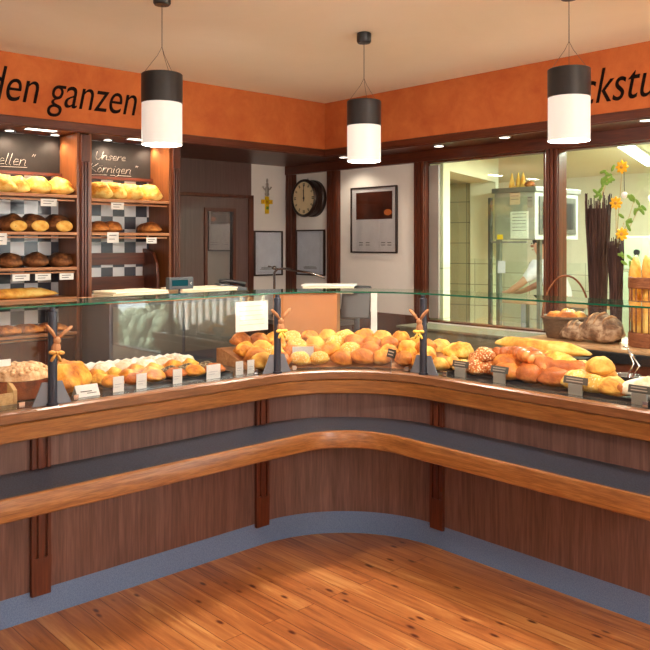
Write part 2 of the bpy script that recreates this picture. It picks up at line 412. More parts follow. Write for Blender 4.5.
def sweep(prof, s0=None, s1=None, closed=True):
    """profile [(offset, z)] swept along the counter line; UV u = length, v = profile length"""
    mb = MB(); base = path(0)
    ss = [p[2] for p in base]
    if s0 is not None:
        ss = [s0]+[x for x in ss if s0+1e-4 < x < s1-1e-4]+[s1]
    n = len(prof); vl = [0]
    for i in range(n): vl.append(vl[-1]+math.dist(prof[i], prof[(i+1) % n]))
    vs = []
    for s in ss:
        for o, z in prof:
            p, _ = pathpt(s, o); vs.append((p.x, p.y, z))
    fs = []; uv = []
    for i in range(len(ss)-1):
        for k in range(n if closed else n-1):
            fs.append((i*n+k, i*n+(k+1) % n, (i+1)*n+(k+1) % n, (i+1)*n+k))
            uv.append([(ss[i], vl[k]), (ss[i], vl[k+1]), (ss[i+1], vl[k+1]), (ss[i+1], vl[k])])
    if closed:
        fs += [tuple(range(n-1, -1, -1)), tuple((len(ss)-1)*n+k for k in range(n))]
        uv += [[(prof[k][1]*.5, prof[k][0]) for k in range(n-1, -1, -1)], [(prof[k][1]*.5, prof[k][0]) for k in range(n)]]
    mb.add(vs, fs, uv); return mb
def rect(o0, o1, z0, z1): return [(o0, z0), (o1, z0), (o1, z1), (o0, z1)]

# ================================================================== SETTING
WX, WY, CZ = -5.72, 4.80, 2.75
RX, FY = 3.3, -2.6
struct(MB().box(-6.9, RX, FY, 9.2, -.1, 0).build('floor', 'floor'))
struct(MB().box(-5.9, RX, FY, 4.9, CZ, CZ+.1).build('ceiling', 'ceiling'))
struct(MB().box(WX-.12, WX, FY, WY+.1, 0, CZ).build('wall_left', 'white_wall'))
# right wall at y=WY: solid to the kitchen windows, then windows, pier, shop window
kx0, kx1 = ony(424, 240, WY).x, -.80      # kitchen glazing span
wx0, wx1 = -.35, 2.62                     # shop window span
wr = MB()
wr.box(WX, kx0, WY, WY+.1, 1.02, 2.24); wr.box(WX, RX, WY, WY+.1, 2.24, CZ); wr.box(kx1, wx0, WY, WY+.1, 0, 2.24)
wr.box(wx1, RX, WY, WY+.1, 0, 2.24); wr.box(wx0, wx1, WY, WY+.1, 0, .30); wr.box(kx0, kx1, WY, WY+.1, 0, .98)
struct(wr.build('wall_right', 'white_wall'))
wd = MB().box(WX, kx0, WY, WY+.1, 0, 1.02); wd.box(WX, kx0, WY-.02, WY, .99, 1.02); struct(wd.build('trim_1', 'dark_wood'))
struct(MB().box(RX, RX+.1, FY, WY+.1, 0, CZ).build('wall_back', 'white_wall'))
struct(MB().box(-5.84, RX, FY-.1, FY, 0, CZ).build('wall_front', 'white_wall'))
# soffit with orange fascia
FX, FYY, SZ = -4.77, 4.39, 2.32
so = MB(); so.box(WX, FX, FY, WY, SZ, SZ+.05); so.box(FX, RX, FYY, WY, SZ, SZ+.05); struct(so.build('soffit', 'dark_wood_h'))
fa = MB(); fa.box(FX-.05, FX, FY, FYY+.05, SZ+.05, CZ); struct(fa.build('trim_2', 'orange'))
fa = MB(); fa.box(FX, RX, FYY, FYY+.05, SZ+.05, CZ); struct(fa.build('trim_3', 'orange'))
fa = MB(); fa.box(FX-.03, FX+.014, FY, FYY-.014, SZ-.004, SZ+.046); fa.box(FX-.02, FX+.008, FY, FYY-.01, SZ-.012, SZ-.004); struct(fa.build('trim_4', 'dark_wood_h', bevel=.004))
fa = MB(); fa.box(FX-.03, RX, FYY-.014, FYY+.03, SZ-.004, SZ+.046); fa.box(FX-.02, RX, FYY-.008, FYY+.02, SZ-.012, SZ-.004); struct(fa.build('trim_5', 'dark_wood_h', bevel=.004))
# beam and posts of the right wall
struct(MB().box(WX, RX, WY-.05, WY+.0, 2.24, SZ).build('trim_6', 'dark_wood_h'))
def fluted_post(x0, x1, y0, y1, z0, z1, name):
    m = MB(); w = (x1-x0); m.box(x0, x1, y0+.012, y1, z0, z1)
    for k in range(3): m.box(x0+w*(.06+.32*k), x0+w*(.30+.32*k), y0, y0+.012, z0, z1)
    return struct(m.build(name, 'dark_wood', bevel=.003))
for i, (a, b) in enumerate([(285, 292.5), (326, 336.5), (413, 424), (545, 558)]):
    x0, x1 = ony(a, 240, WY-.05).x, ony(b, 240, WY-.05).x
    if i == 0: x0 = WX+.005
    fluted_post(x0, x1, WY-.05, WY, .0 if i < 3 else .98, 2.24, 'trim_%d' % (7+i))
# kitchen windows: frame + pane
def window(name, x0, x1, z0, z1, jamb=None, y=WY):
    e = MB(); t = .012
    e.box(x0, x0+t, y, y+.09, z0, z1); e.box(x1-t, x1, y, y+.09, z0, z1); e.box(x0, x1, y, y+.09, z1-t, z1); e.box(x0, x1, y, y+.09, z0, z0+t)
    w = struct(e.build(name, 'dark_wood'))
    MB().box(x0+t, x1-t, y+.04, y+.048, z0+t, z1-t).build('pane', 'kitchen_glass', w)
    return w
xm0, xm1 = ony(545, 240, WY).x, ony(558, 240, WY).x
window('window_1', kx0+.005, xm0, .98, 2.24); window('window_2', xm1, kx1-.005, .98, 2.24)
struct(MB().box(kx0+.034, kx0+.13, WY+.02, WY+.039, 1.01, 2.21).build('trim_11', 'alu'))
w3 = window('window_3', wx0, wx1, .30, 2.24)
# door in the left wall
dy0, dy1 = 3.10, 4.325
struct(MB().box(WX, WX+.012, dy0, dy1+.02, 0, SZ).build('trim_12', 'door_wood'))
fr = MB(); fr.box(WX+.012, WX+.05, 4.29, 4.345, 0, 2.02); fr.box(WX+.012, WX+.05, 3.52, 3.575, 0, 2.02); fr.box(WX+.012, WX+.05, 3.52, 4.345, 2.0, 2.03)
struct(fr.build('trim_13', 'dark_wood', bevel=.003))
dl = MB(); gy0, gy1, gz0, gz1 = 3.845, 4.115, .9, 1.875
for a, b, c, d in ((3.58, gy0, 0, 1.998), (gy1, 4.288, 0, 1.998), (gy0, gy1, 0, gz0), (gy0, gy1, gz1, 1.998)): dl.box(WX+.014, WX+.04, a, b, c, d)
dd = struct(dl.build('door_1', 'door_wood'))
g = MB(); t = .03
g.box(WX+.03, WX+.052, gy0-t, gy0, gz0-t, gz1+t); g.box(WX+.03, WX+.052, gy1, gy1+t, gz0-t, gz1+t); g.box(WX+.03, WX+.052, gy0, gy1, gz1, gz1+t); g.box(WX+.03, WX+.052, gy0, gy1, gz0-t, gz0)
g.build('window_frame', 'dark_wood', dd)
MB().box(WX+.018, WX+.026, gy0, gy1, gz0, gz1).build('pane', 'door_glass', dd)
hd = MB(); hd.tube([(WX+.04, 3.66, 1.03), (WX+.09, 3.66, 1.03), (WX+.09, 3.78, 1.03)], .009); hd.build('door_handle', 'chrome', dd, True)

# ------------------------------------------------------------------ soffit lights
def downlight(x, y, label, power=8, r=.035):
    d = empty('downlight', label, 'ceiling light', (x, y, SZ), 0, 'recessed spots under the soffit')
    MB().lathe([(r, -.001), (r+.012, -.001), (r+.012, -.005), (r, -.005)], n=20, cap=False).build('trim_ring', 'chrome', d)
    MB().lathe([(.001, -.0035), (r, -.0035), (r, -.001), (.001, -.001)], n=20, cap=False).build('lamp_glass', 'downlight', d)
    l = bpy.data.lights.new('downlight_lamp', 'SPOT'); l.energy = power*.75; l.color = (1, .86, .66); l.spot_size = 2.4; l.spot_blend = .6; l.shadow_soft_size = .03
    lo = bpy.data.objects.new('downlight_lamp', l); COL.objects.link(lo); lo.location = (x, y, SZ-.02)
    return d
def strip_light(x, y, label, ln=.19):
    d = empty('recessed_light', label, 'ceiling light', (x, y, SZ), 0, 'recessed rectangular lights over the shelves')
    f = MB(); w = .035
    for a, b, c, e_ in ((-w-.01, w+.01, -ln/2-.01, -ln/2), (-w-.01, w+.01, ln/2, ln/2+.01), (-w-.01, -w, -ln/2, ln/2), (w, w+.01, -ln/2, ln/2)): f.box(a, b, c, e_, -.006, -.0005)
    f.build('trim_frame', 'chrome', d); MB().box(-w, w, -ln/2, ln/2, -.004, -.0005).build('lamp_glass', 'downlight', d)
    l = bpy.data.lights.new('recessed_lamp', 'AREA'); l.shape = 'RECTANGLE'; l.size = .07; l.size_y = ln; l.energy = 4.2; l.color = (1, .86, .66)
    lo = bpy.data.objects.new('recessed_lamp', l); COL.objects.link(lo); lo.location = (x, y, SZ-.01)
    return d
strip_light(-4.88, 2.05, 'bright rectangular light set in the soffit above the left bread shelves')
strip_light(-4.88, 2.76, 'bright rectangular light set in the soffit above the right bread shelves')
for (x, y), lb in zip([(-5.06, 1.92), (-5.06, 2.22), (-5.06, 2.60), (-5.06, 2.93)],
        ['small round spot above the left end of the first chalkboard', 'small round spot above the right end of the first chalkboard',
         'small round spot above the Unsere chalkboard writing, left end', 'small round spot over the right end of the Unsere chalkboard']):
    downlight(x, y, lb, 7, .028)
for px, py, lb in [(343.5, 157, 'round soffit spot behind the middle pendant lamp'), (439, 145.8, 'round soffit spot over the left end of the kitchen window'),
                   (504.6, 137, 'dull round soffit spot above the kitchen window, left of the right pendant'), (646, 120, 'round soffit spot at the far right under the orange band')]:
    p = onz(px, py, SZ); downlight(p.x, p.y, lb, 7 if px != 504.6 else 3, .035)

# ------------------------------------------------------------------ lettering on the orange band
t1 = text('wall_lettering', 'den ganzen', 'letter', .300, (FX+.003, 1.655, 2.457), (0, 1, 0), (0, 0, 1), shear=.28, width=.985, extrude=.002, bold=-.001)
tag(t1, 'dark slanted words den ganzen on the orange band above the bread shelves', 'lettering')
t2 = text('wall_lettering', 'Backstube', 'letter', .300, (-2.70, FYY-.003, 2.437), (1, 0, 0), (0, 0, 1), shear=.28, width=.90, extrude=.002, bold=-.001)
tag(t2, 'dark slanted word Backstube on the orange band above the kitchen window', 'lettering')

# ------------------------------------------------------------------ pendant lamps
def pendant(px, tp, mid, bot, canopy, label):
    d = (canopy-Vector((0, 0, 0)))
    dep = -d.x*S_+d.y*C_
    z = lambda y: H+(HY-y)/F*dep
    zt, zm, zb = z(tp), z(mid), z(bot); R = .094
    e = empty('pendant_lamp', label, 'pendant lamp', (canopy.x, canopy.y, CZ), 0, 'pendant lamps over the counter')
    MB().lathe([(.034, 0), (.040, -.004), (.040, -.048), (.034, -.056), (.012, -.056)], n=24).build('canopy', 'black', e, 'auto')
    zc = zt-CZ
    MB().tube([(0, 0, -.05), (0, 0, zc+.12)], .0018, 6).build('cable', 'charcoal', e)
    w = MB()
    for a in (0, 2.1, 4.2): w.tube([(0, 0, zc+.125), (.02*math.cos(a), .02*math.sin(a), zc+.085), (.085*math.cos(a), .085*math.sin(a), zc-.002)], .0011, 5)
    w.build('hanger_wire', 'steel_dark', e)
    MB().lathe([(.02, zc), (R-.004, zc), (R, zc-.004), (R, zm-CZ), (R-.012, zm-CZ)], n=40).build('upper_sleeve', 'black', e, 'auto')
    MB().lathe([(R-.006, zm-CZ), (R-.002, zm-CZ-.001), (R-.002, zb-CZ), (R-.008, zb-CZ), (R-.008, zm-CZ)], n=40, cap=False).build('glass_shade', 'shade', e, 'auto')
    MB().lathe([(.001, zb-CZ+.02), (R-.009, zb-CZ+.02), (R-.009, zb-CZ+.025), (.001, zb-CZ+.025)], n=32, cap=False).build('diffuser', 'lamp_disc', e)
    l = bpy.data.lights.new('pendant_bulb', 'AREA'); l.shape = 'DISK'; l.size = .17; l.energy = 10; l.color = (1, .88, .74)
    lo = bpy.data.objects.new('pendant_bulb', l); COL.objects.link(lo); lo.location = (canopy.x, canopy.y, zb+.012)
    l2 = bpy.data.lights.new('pendant_bulb_glow', 'POINT'); l2.energy = 12; l2.color = (1, .90, .78); l2.shadow_soft_size = .05
    lo = bpy.data.objects.new('pendant_bulb_glow', l2); COL.objects.link(lo); lo.location = (canopy.x, canopy.y, zb-.06)
    return e
pendant(162, 74, 103.5, 145, onz(162, -7, CZ), 'black and white cylinder pendant lamp nearest the bread shelves')
pendant(365, 101, 126, 161.5, onz(364, 33, CZ), 'black and white cylinder pendant lamp in front of the room corner')
pendant(569, 69, 97.5, 141, onz(569, -13, CZ), 'black and white cylinder pendant lamp in front of the word Backstube')

# ================================================================== COUNTER
counter = empty('counter', 'long curved shop counter with walnut front, oak edges and bag ledge', 'counter', (0, 0, 0))
sweep(rect(-.02, 0, .12, .79)).build('front_panel', 'panel', counter, 'auto')
sweep(rect(-.025, .001, 0, .12)).build('plinth', 'plinth', counter, 'auto')
sweep([(0, .60), (.318, .60), (.318, .638), (0, .640)]).build('bag_ledge', 'ledge', counter, 'auto')
sweep([(.30, .555), (.335, .555), (.340, .560), (.340, .636), (.336, .642), (.318, .642), (.318, .60), (.30, .60)]).build('ledge_edge', 'oak', counter, 'auto')
sweep([(-.02, .78), (.055, .78), (.06, .785), (.06, .850), (.056, .854), (-.02, .854)]).build('upper_rail', 'oak', counter, 'auto')
sweep([(.012, .856), (.058, .856), (.064, .862), (.064, .898), (.056, .905), (.012, .905)]).build('worktop_edge', 'oak_dark', counter, 'auto')
DZ = .9035
sweep(rect(-.66, .010, .86, DZ)).build('display_deck', 'deck', counter, 'auto')
sweep(rect(-.66, -.62, 0, .858)).build('rear_panel', 'panel', counter, 'auto')
def pilaster(s, label=None):
    m = MB(); p, h = pathpt(s, 0); 
    R = Matrix.Translation((p.x, p.y, 0)) @ Matrix.Rotation(h, 4, 'Z')
    # local x along the counter, -y towards customers
    for z0, z1 in ((.102, .556), (.641, .781)):
        m.box(-.042, .042, -.012, 0, z0, z1, R)
        for a, b in ((-.042, -.026), (-.014, .014), (.026, .042)): m.box(a, b, -.022, -.012, (z0 if z0 > .5 else z0+.16), z1, R)
        if z0 < .5: m.box(-.042, .042, -.022, -.012, z0, z0+.16, R)
    o = m.build('pilaster', 'dark_wood', counter, bevel=.002); return o
for s in (.18, 1.38, 2.575, S_ARC1+.005, S_ARC1+1.3): pilaster(s)

# ------------------------------------------------------------------ glass guard
guard = empty('glass_display_guard', 'glass display guard with dark round posts along the counter top', 'display glass', (0, 0, .905))
def gpart(mb, name, mat, smooth=False, bevel=0):
    o = mb.build(name, mat, None, smooth, bevel); o.parent = guard; o.matrix_parent_inverse = Matrix.Translation((0, 0, -.905)); return o
post_s = [.2, 1.425, 2.665, S_ARC1-.075, S_ARC1+1.235]
for s in post_s:
    p, h = pathpt(s, .028); m = MB()
    m.lathe([(.026, .905), (.026, .915), (.0195, .917), (.0195, 1.305), (.012, 1.31), (.012, 1.324)], (p.x, p.y, 0), 20)
    gpart(m, 'post', 'post', 'auto')
    R = Matrix.Translation((p.x, p.y, 0)) @ Matrix.Rotation(h, 4, 'Z')
    for sg in (-1, 1):
        m = MB(); an = R.to_3x3() @ Vector((0, 1, 0)); ax = R.to_3x3() @ Vector((sg, 0, 0))
        m.prism([(.02, .906), (.088, .906), (.06, .965), (.045, 1.005), (.02, 1.005)], .006, (p.x, p.y, 0)+an*.004 if False else Vector((p.x, p.y, 0))+an*.004, ax, (0, 0, 1), an)
        gpart(m, 'base_plate', 'grey_plate')
gs = [Y0]+post_s+[S_ARC1+1.40]
for a, b in zip(gs[:-1], gs[1:]):
    gpart(sweep(rect(-.018, -.010, .906, 1.318), a+.012, b-.012), 'front_pane', 'glass', 'auto')
gpart(sweep(rect(-.30, -.0, 1.325, 1.333)), 'top_pane', 'glass_top', 'auto')
gpart(sweep(rect(.0001, .0035, 1.3248, 1.3332)), 'front_edge', 'glass_edge', 'auto')
gpart(sweep(rect(-.302, -.3001, 1.3252, 1.3328)), 'rear_edge', 'glass_edge', 'auto')
for s in [x+d for x in post_s for d in (-.12, .12)]:
    p, h = pathpt(s, -.012); R = Matrix.Translation((p.x, p.y, 0)) @ Matrix.Rotation(h, 4, 'Z')
    m = MB(); m.box(-.012, .012, -.012, -.004, .906, .93, R); gpart(m, 'glass_clip', 'chrome')

# wooden rabbits tied to the posts
def rabbit(s, label, bowm, tilt):
    p, h = pathpt(s, .050); e = empty('rabbit_ornament', label, 'ornament', (p.x, p.y, 1.15), h, 'rabbits tied to the glass posts'); e.scale = (.9, 1, .85)
    R = Matrix.Rotation(tilt, 4, 'Y')
    b = MB(); b.blob((0, -.012, 0), .024, .012, .036, 14, 10, None, R); b.blob(R @ Vector((0, -.013, .042)), .019, .012, .021, 14, 10)
    b.build('body', 'rabbit', e, True)
    for sg in (-1, 1):
        q = MB(); a = R @ Vector((sg*.007, -.013, .052)); c = R @ Vector((sg*.032, -.014, .085)); d = R @ Vector((sg*.060, -.014, .112))
        q.tube([a, c, d, d+(d-c)*.25], [.006, .0105, .009, .002], 8); q.build('ear', 'rabbit', e, True)
    w = MB()
    for sg in (-1, 1): 
        w.blob(R @ Vector((sg*.022, -.024, -.018)), .019, .007, .011, 10, 8, None, R)
        w.tube([R @ Vector((0, -.024, -.02)), R @ Vector((sg*.016, -.026, -.045)), R @ Vector((sg*.024, -.026, -.062))], [.004, .008, .006], 6)
    w.blob(R @ Vector((0, -.026, -.018)), .008, .007, .008, 8, 6)
    w.build('bow', bowm, e, True)
rabbit(1.425, 'wooden rabbit with amber bow tied to the leftmost glass post', 'bow_dark', .12)
rabbit(2.665, 'slim wooden rabbit with yellow bow on the post left of the curved glass', 'bow', 0)
rabbit(S_ARC1-.075, 'wooden rabbit with pale yellow bow on the post right of the curved glass', 'bow', -.05)

# ================================================================== BREAD KINDS
def bread_mesh(name, lx, ly, lz, mat, kind='plain', seed=0, n=22, m=14):
    """loaf or roll resting on z = 0, long axis x"""
    off = Vector((seed*7.3, seed*3.1, seed*5.7))
    def fn(d, p):
        q = p.copy()
        if lx > 2*ly:
            w_ = math.sqrt(1+d.x*d.x); q.y *= w_; q.z *= w_
        # fuller shoulders
        k = 1+.10*(1-abs(d.z))*abs(math.sin(2*math.atan2(d.y, d.x)))
        q.x *= k; q.y *= k
        q *= 1+.15*noise.noise(d*1.7+off)+.06*noise.noise(d*4.5+off)
        if kind == 'slash':
            u = (q.x+q.y*.5)/lx*2; w = abs(((u*1.6) % 1)-.5)
            if d.z > .15: q.z -= max(0, .16-w)*lz*1.3*d.z
        elif kind == 'split':
            if d.z > .1: q.z -= max(0, .22-abs(q.y/ly*2))*lz*.9*(1-abs(d.x)**3)
        elif kind == 'braid':
            a = q.x/lx*2*PI*1.7; q.y *= 1+.2*math.sin(2*a); q.z *= 1+.32*abs(math.sin(a+(1.2 if q.y > 0 else 0)))
            q.z -= max(0, .16-abs(q.y/ly*2))*lz*.6*max(0, d.z)
        elif kind == 'star':
            a = math.atan2(d.y, d.x); q.z *= 1+.12*math.cos(5*a)*(1-d.z); 
        elif kind == 'lumpy':
            q *= 1+.12*noise.noise(d*7+off)
        if q.z < 0: q.z *= .45
        return q
    b = MB(); b.blob((0, 0, 0), lx/2, ly/2, lz*.72, n, m, fn)
    zz = min(v[2] for v in b.v)
    b.v = [(x, y, z-zz) for x, y, z in b.v]
    return b.mesh(name, mat, True)
def put(name, mesh, loc, rz=0, label='', cat='bread', group=None, tilt=(0, 0), sc=1):
    o = bpy.data.objects.new(name, mesh); COL.objects.link(o); o.location = loc
    o.rotation_euler = (tilt[0], tilt[1], rz); o.scale = (sc, sc, sc)
    return tag(o, label, cat, group)

# ------------------------------------------------------------------ bread shelf units
UX0, UX1 = -5.14, -4.86
def shelf_unit(y0, y1, label, tops, extra=None):
    e = empty('bread_shelf_unit', label, 'shelf unit', (0, 0, 0), 0, 'bread shelf units under the soffit')
    MB().box(UX0-.02, UX0, y0, y1, .1, SZ-.002).build('back_panel', 'checker', e)
    MB().box(UX0, UX1, y0, y0+.02, 0, SZ-.002).build('side_panel', 'cabinet_side', e)
    MB().box(UX0, UX1, y1-.02, y1, 0, SZ-.002).build('side_panel', 'cabinet_side', e)
    m = MB(); m.box(UX0, UX0+.06, y0+.02, y1-.02, 2.045, 2.065); m.build('light_board', 'dark_wood_h', e)
    for z in tops:
        s = MB(); s.box(UX0+.003, UX1-.01, y0+.021, y1-.021, z-.012, z); s.box(UX1-.012, UX1+.004, y0+.021, y1-.021, z-.014, z+.006)
        so_ = s.build('shelf', 'shelf_wood', e, bevel=.003)
        m = MB(); m.box(UX1-.04, UX1-.028, y0+.021, y1-.021, z-.034, z-.024); m.build('price_rail', 'shelf_wood', so_)
    return e
def unit_post(y0, y1):
    m = MB(); m.box(UX0, UX1+.012, y0, y1, 0, SZ-.012)
    w = y1-y0
    for k in range(3): m.box(UX1+.012, UX1+.022, y0+w*(.08+.32*k), y0+w*(.30+.32*k), .1, 2.13)
    m.box(UX1+.012, UX1+.024, y0, y1, 2.13, SZ-.012)
    return struct(m.build('trim_%d' % unit_post.n, 'dark_wood', bevel=.003))
unit_post.n = 14
yA0, yA1, yB0, yB1 = 1.50, 2.30, 2.362, 2.99
u1 = shelf_unit(yA0, yA1-.001, 'left bay of the bread shelves with checkered tile back', [1.905, 1.665, 1.44, 1.246, 1.02])
u2 = shelf_unit(yB0, yB1-.001, 'right bay of the bread shelves with checkered back and empty lower boards', [1.89, 1.665])
unit_post(yA1, yB0-.001); unit_post.n = 15; unit_post(yB1, 3.05); unit_post.n = 16; unit_post(yA0-.062, yA0-.001)
m = MB(); m.box(UX0+.004, UX0+.03, yB0+.022, yB1-.022, 1.447, 1.53); m.box(UX0+.004, UX0+.03, yB0+.022, yB1-.022, 1.273, 1.363); m.box(UX0+.004, UX0+.03, yB0+.022, yB1-.022, .9, 1.21)
m.build('bread_rack_board', 'dark_wood_h', u2)
m = MB(); cy = [(0, .9), (.20, .9), (.20, 1.36), (.185, 1.46), (.14, 1.53), (.07, 1.555), (0, 1.56)]
m.prism(cy, .022, (UX0+.004, yB1-.075, 0), (1, 0, 0), (0, 0, 1), (0, 1, 0)); m.build('curved_cheek', 'dark_wood', u2, bevel=.003)
m = MB().box(UX0+.002, UX1-.03, yA0+.022, yA1-.022, .2, .98); m.build('lower_cupboard', 'dark_wood', u1)
m = MB().box(UX0+.002, UX1-.03, yB0+.022, yB1-.022, .2, .895); m.build('lower_cupboard', 'dark_wood', u2)
# chalkboards, leaning in the top of each bay
GL = {'U': (.6, [[(0, 1), (0, .3), (.12, .02), (.33, 0), (.5, .3), (.5, 1), (.52, .1)]]), 'n': (.48, [[(0, .55), (0, 0), (.03, .4), (.18, .56), (.32, .48), (.33, .05), (.42, .0)]]),
 's': (.4, [[(.32, .5), (.15, .57), (.03, .45), (.27, .22), (.2, .02), (0, .05)]]), 'e': (.42, [[(0, .26), (.3, .34), (.24, .53), (.1, .55), (0, .3), (.08, .04), (.36, .08)]]),
 'r': (.36, [[(0, .56), (0, 0), (.03, .4), (.15, .55), (.28, .52)]]), 'K': (.58, [[(0, 1), (.02, 0)], [(.48, 1), (.04, .45), (.54, 0)]]),
 'o': (.44, [[(.17, .56), (.02, .4), (.03, .12), (.17, 0), (.32, .14), (.31, .42), (.17, .56)]]), 'i': (.2, [[(.02, .55), (.02, .05), (.12, 0)], [(.03, .74), (.05, .78)]]),
 'g': (.44, [[(.3, .5), (.15, .56), (.02, .35), (.08, .05), (.22, .08), (.3, .5), (.3, -.3), (.14, -.42), (.02, -.28)]]), 'H': (.62, [[(0, 1), (.02, 0)], [(.48, 1), (.48, 0)], [(.0, .52), (.5, .55)]]),
 'l': (.24, [[(.02, 1), (.0, .1), (.12, 0)]]), '"': (.3, [[(.05, 1.05), (.0, .85)], [(.18, 1.05), (.13, .85)]]), ' ': (.18, [])}
GL['ö'] = (.44, GL['o'][1]+[[(.08, .74), (.09, .79)], [(.25, .74), (.26, .79)]])
def handwriting(e, body, y, z, size, width):
    tot = sum(GL[c][0] for c in body); k = width/tot; u = 0; m = MB()
    for c in body:
        for st in GL[c][1]:
            m.tube([(.0125, y+(u+px+.22*pz)*k, z+pz*size) for px, pz in st], .0011, 5)
        u += GL[c][0]
    return m.build('chalk_writing', 'chalk', e, True)
def chalkboard(y0, y1, z0, z1, lines, label):
    e = empty('chalkboard', label, 'chalkboard', (UX0+.012, y0, z0))
    MB().box(-.004, .012, 0, y1-y0, 0, z1-z0).build('slate', 'chalkboard', e)
    for body, y, z, size, width in lines:
        handwriting(e, body, y-y0, z-z0, size, width)
    return e
CBX = UX0+.026
def cb(px, py): return onx(px, py, CBX)
b1 = chalkboard(yA0+.022, yA1-.022, 2.066, 2.312, [('Hellen "', cb(-12, 165).y, cb(5, 164.5).z, .075, cb(34, 160).y-cb(-12, 160).y)], 'chalkboard above the left bread shelves, reading Hellen')
b2 = chalkboard(yB0+.022, yB1-.022, 2.066, 2.312, [('Unsere', cb(95, 160).y, cb(95, 159).z, .055, cb(126, 160).y-cb(95, 160).y), ('Körnigen "', cb(89.5, 172).y, cb(90, 171.5).z, .060, cb(137, 172).y-cb(89.5, 172).y)], 'chalkboard above the right bread shelves, reading Unsere Körnigen')
u = MB(); 
for a, b in (((90, 174.5), (107, 175)), ((110, 175.2), (115, 175.4)), ((117, 175.6), (131, 176.3))): 
    u.tube([cb(*a), cb(*b)], .0012, 5)
o = u.build('underline', 'chalk', b2); o.matrix_parent_inverse = b2.matrix_basis.inverted()
u = MB().tube([cb(-6, 166), cb(27, 167.5)], .0012, 5); o = u.build('underline', 'chalk', b1); o.matrix_parent_inverse = b1.matrix_basis.inverted()

# loaves on the shelves
mp1 = [bread_mesh('pale_loaf', .24, .132, .115, 'yellow_loaf', 'slash', i) for i in range(3)]
mp2 = [bread_mesh('seed_loaf', .25, .105, .115, 'yellow_loaf', 'slash', 5+i) for i in range(3)]
mk = [bread_mesh('dark_loaf', .22, .165, .115, 'dark_loaf', 'plain', 9+i) for i in range(2)]
mb_ = [bread_mesh('brown_loaf', .22, .13, .08, 'brown_loaf', 'slash', 12+i) for i in range(2)]
XM = -4.985
for k, px in enumerate([-21, 1, 15, 36, 58]):
    p = onx(px, 190, XM); put('pale_loaf', mp1[k % 3], (XM, p.y, 1.906), .25+.1*(k % 2), '%s pale flour-dusted loaf from the right on the top left shelf' % ORD[4-k], 'bread', 'pale loaves on the top left shelf')
for k, px in enumerate([96, 111, 127, 146]):
    p = onx(px, 190, XM); put('seed_topped_loaf', mp2[k % 3], (XM, p.y, 1.891), .32, '%s pale oblong loaf from the left on the top right shelf' % ORD[k], 'bread', 'pale loaves on the top right shelf')
def cut_loaf(px, zz, label, sc=1):
    p = onx(px, 225, XM); e = put('cut_loaf', mk[int(px) % 2], (XM, p.y, zz), .1, label, 'bread', 'dark cut loaves on the second left shelf', sc=sc)
    c = MB(); c.blob((0, 0, 0), .014, .060, .037, 20, 12); c.build('cut_face', 'crumb', e, True, loc=(.106, 0, .042)); return e
cut_loaf(11, 1.666, 'dark-crusted loaf with pale cut face, left on the second shelf', .95)
cut_loaf(32, 1.666, 'dark-crusted loaf with pale cut face, middle of the second shelf')
cut_loaf(56, 1.666, 'dark-crusted loaf with pale cut face nearest the post on the second shelf')
for k, px in enumerate([97, 110, 149]):
    p = onx(px, 225, XM); put('brown_loaf', mb_[k % 2], (XM, p.y, 1.666), .1, ['brown scored loaf at the left end of the second right shelf', 'brown scored loaf beside the first on the second right shelf', 'lone brown loaf at the right end of the second right shelf'][k], 'bread', 'brown loaves on the second right shelf', sc=1.0)
for k, px in enumerate([9, 35, 60]):
    p = onx(px, 225, XM); put('dark_round_loaf', mk[k % 2], (XM, p.y, 1.441), .4, ['glossy dark loaf at the left of the third shelf', 'low dark loaf in the middle of the third shelf', 'dusty dark loaf nearest the post on the third shelf'][k], 'bread', 'dark loaves on the third left shelf', sc=.8)
mlow = bread_mesh('flat_loaf', .26, .2, .07, 'brown_loaf', 'plain', 21)
for k, px in enumerate([4, 26, 68]):
    p = onx(px if k < 2 else 50, 335, XM); put('flat_loaf', mlow, (XM, p.y, 1.021), 1.2, '%s flat brown loaf from the left on the lowest left shelf' % ORD[k], 'bread', 'flat loaves on the lowest shelf', sc=.85)
bgm = bread_mesh('long_white_loaf', .5, .09, .065, 'roll_pale', 'slash', 23, 26, 12)
p = onx(14, 312, XM); put('long_white_loaf', bgm, (XM, p.y, 1.247), PI/2, 'long pale loaf lying along the fourth left shelf', 'bread')
# shelf price cards
def shelf_card(px, py, w, h, label):
    p = onx(px, py, UX1+.014); c = MB(); w *= 1.25; h *= 1.3; c.box(0, .002, -w/2, w/2, -h/2, h/2)
    e = tag(c.build('price_card', 'white', None, loc=(UX1+.006, p.y, p.z)), label, 'price card', 'price cards on the shelf edges')
    t = MB(); 
    for j, q in enumerate((.2, -.15)): t.box(.002, .0026, -w*.34, w*(.3-.15*j), h*q-.002, h*q+.002)
    t.build('writing', 'ink', e)
for a in [(49.3, 202.5, .085, .036, 'white price card under the top left shelf'), (1, 239, .06, .055, 'cream price card at the far left of the second shelf'),
          (118, 206, .075, .036, 'white price card under the top right shelf'), (113.5, 237.5, .068, .055, 'large cream price card on the second right shelf'), (152, 240.5, .065, .032, 'small white price card below the lone brown loaf'),
          (21.5, 277.5, .085, .032, 'first of three white cards under the third left shelf, left end'), (43.5, 277, .08, .032, 'middle of three white cards under the third left shelf'), (67, 276.5, .075, .032, 'white card under the third left shelf, next to the post')]:
    shelf_card(*a)

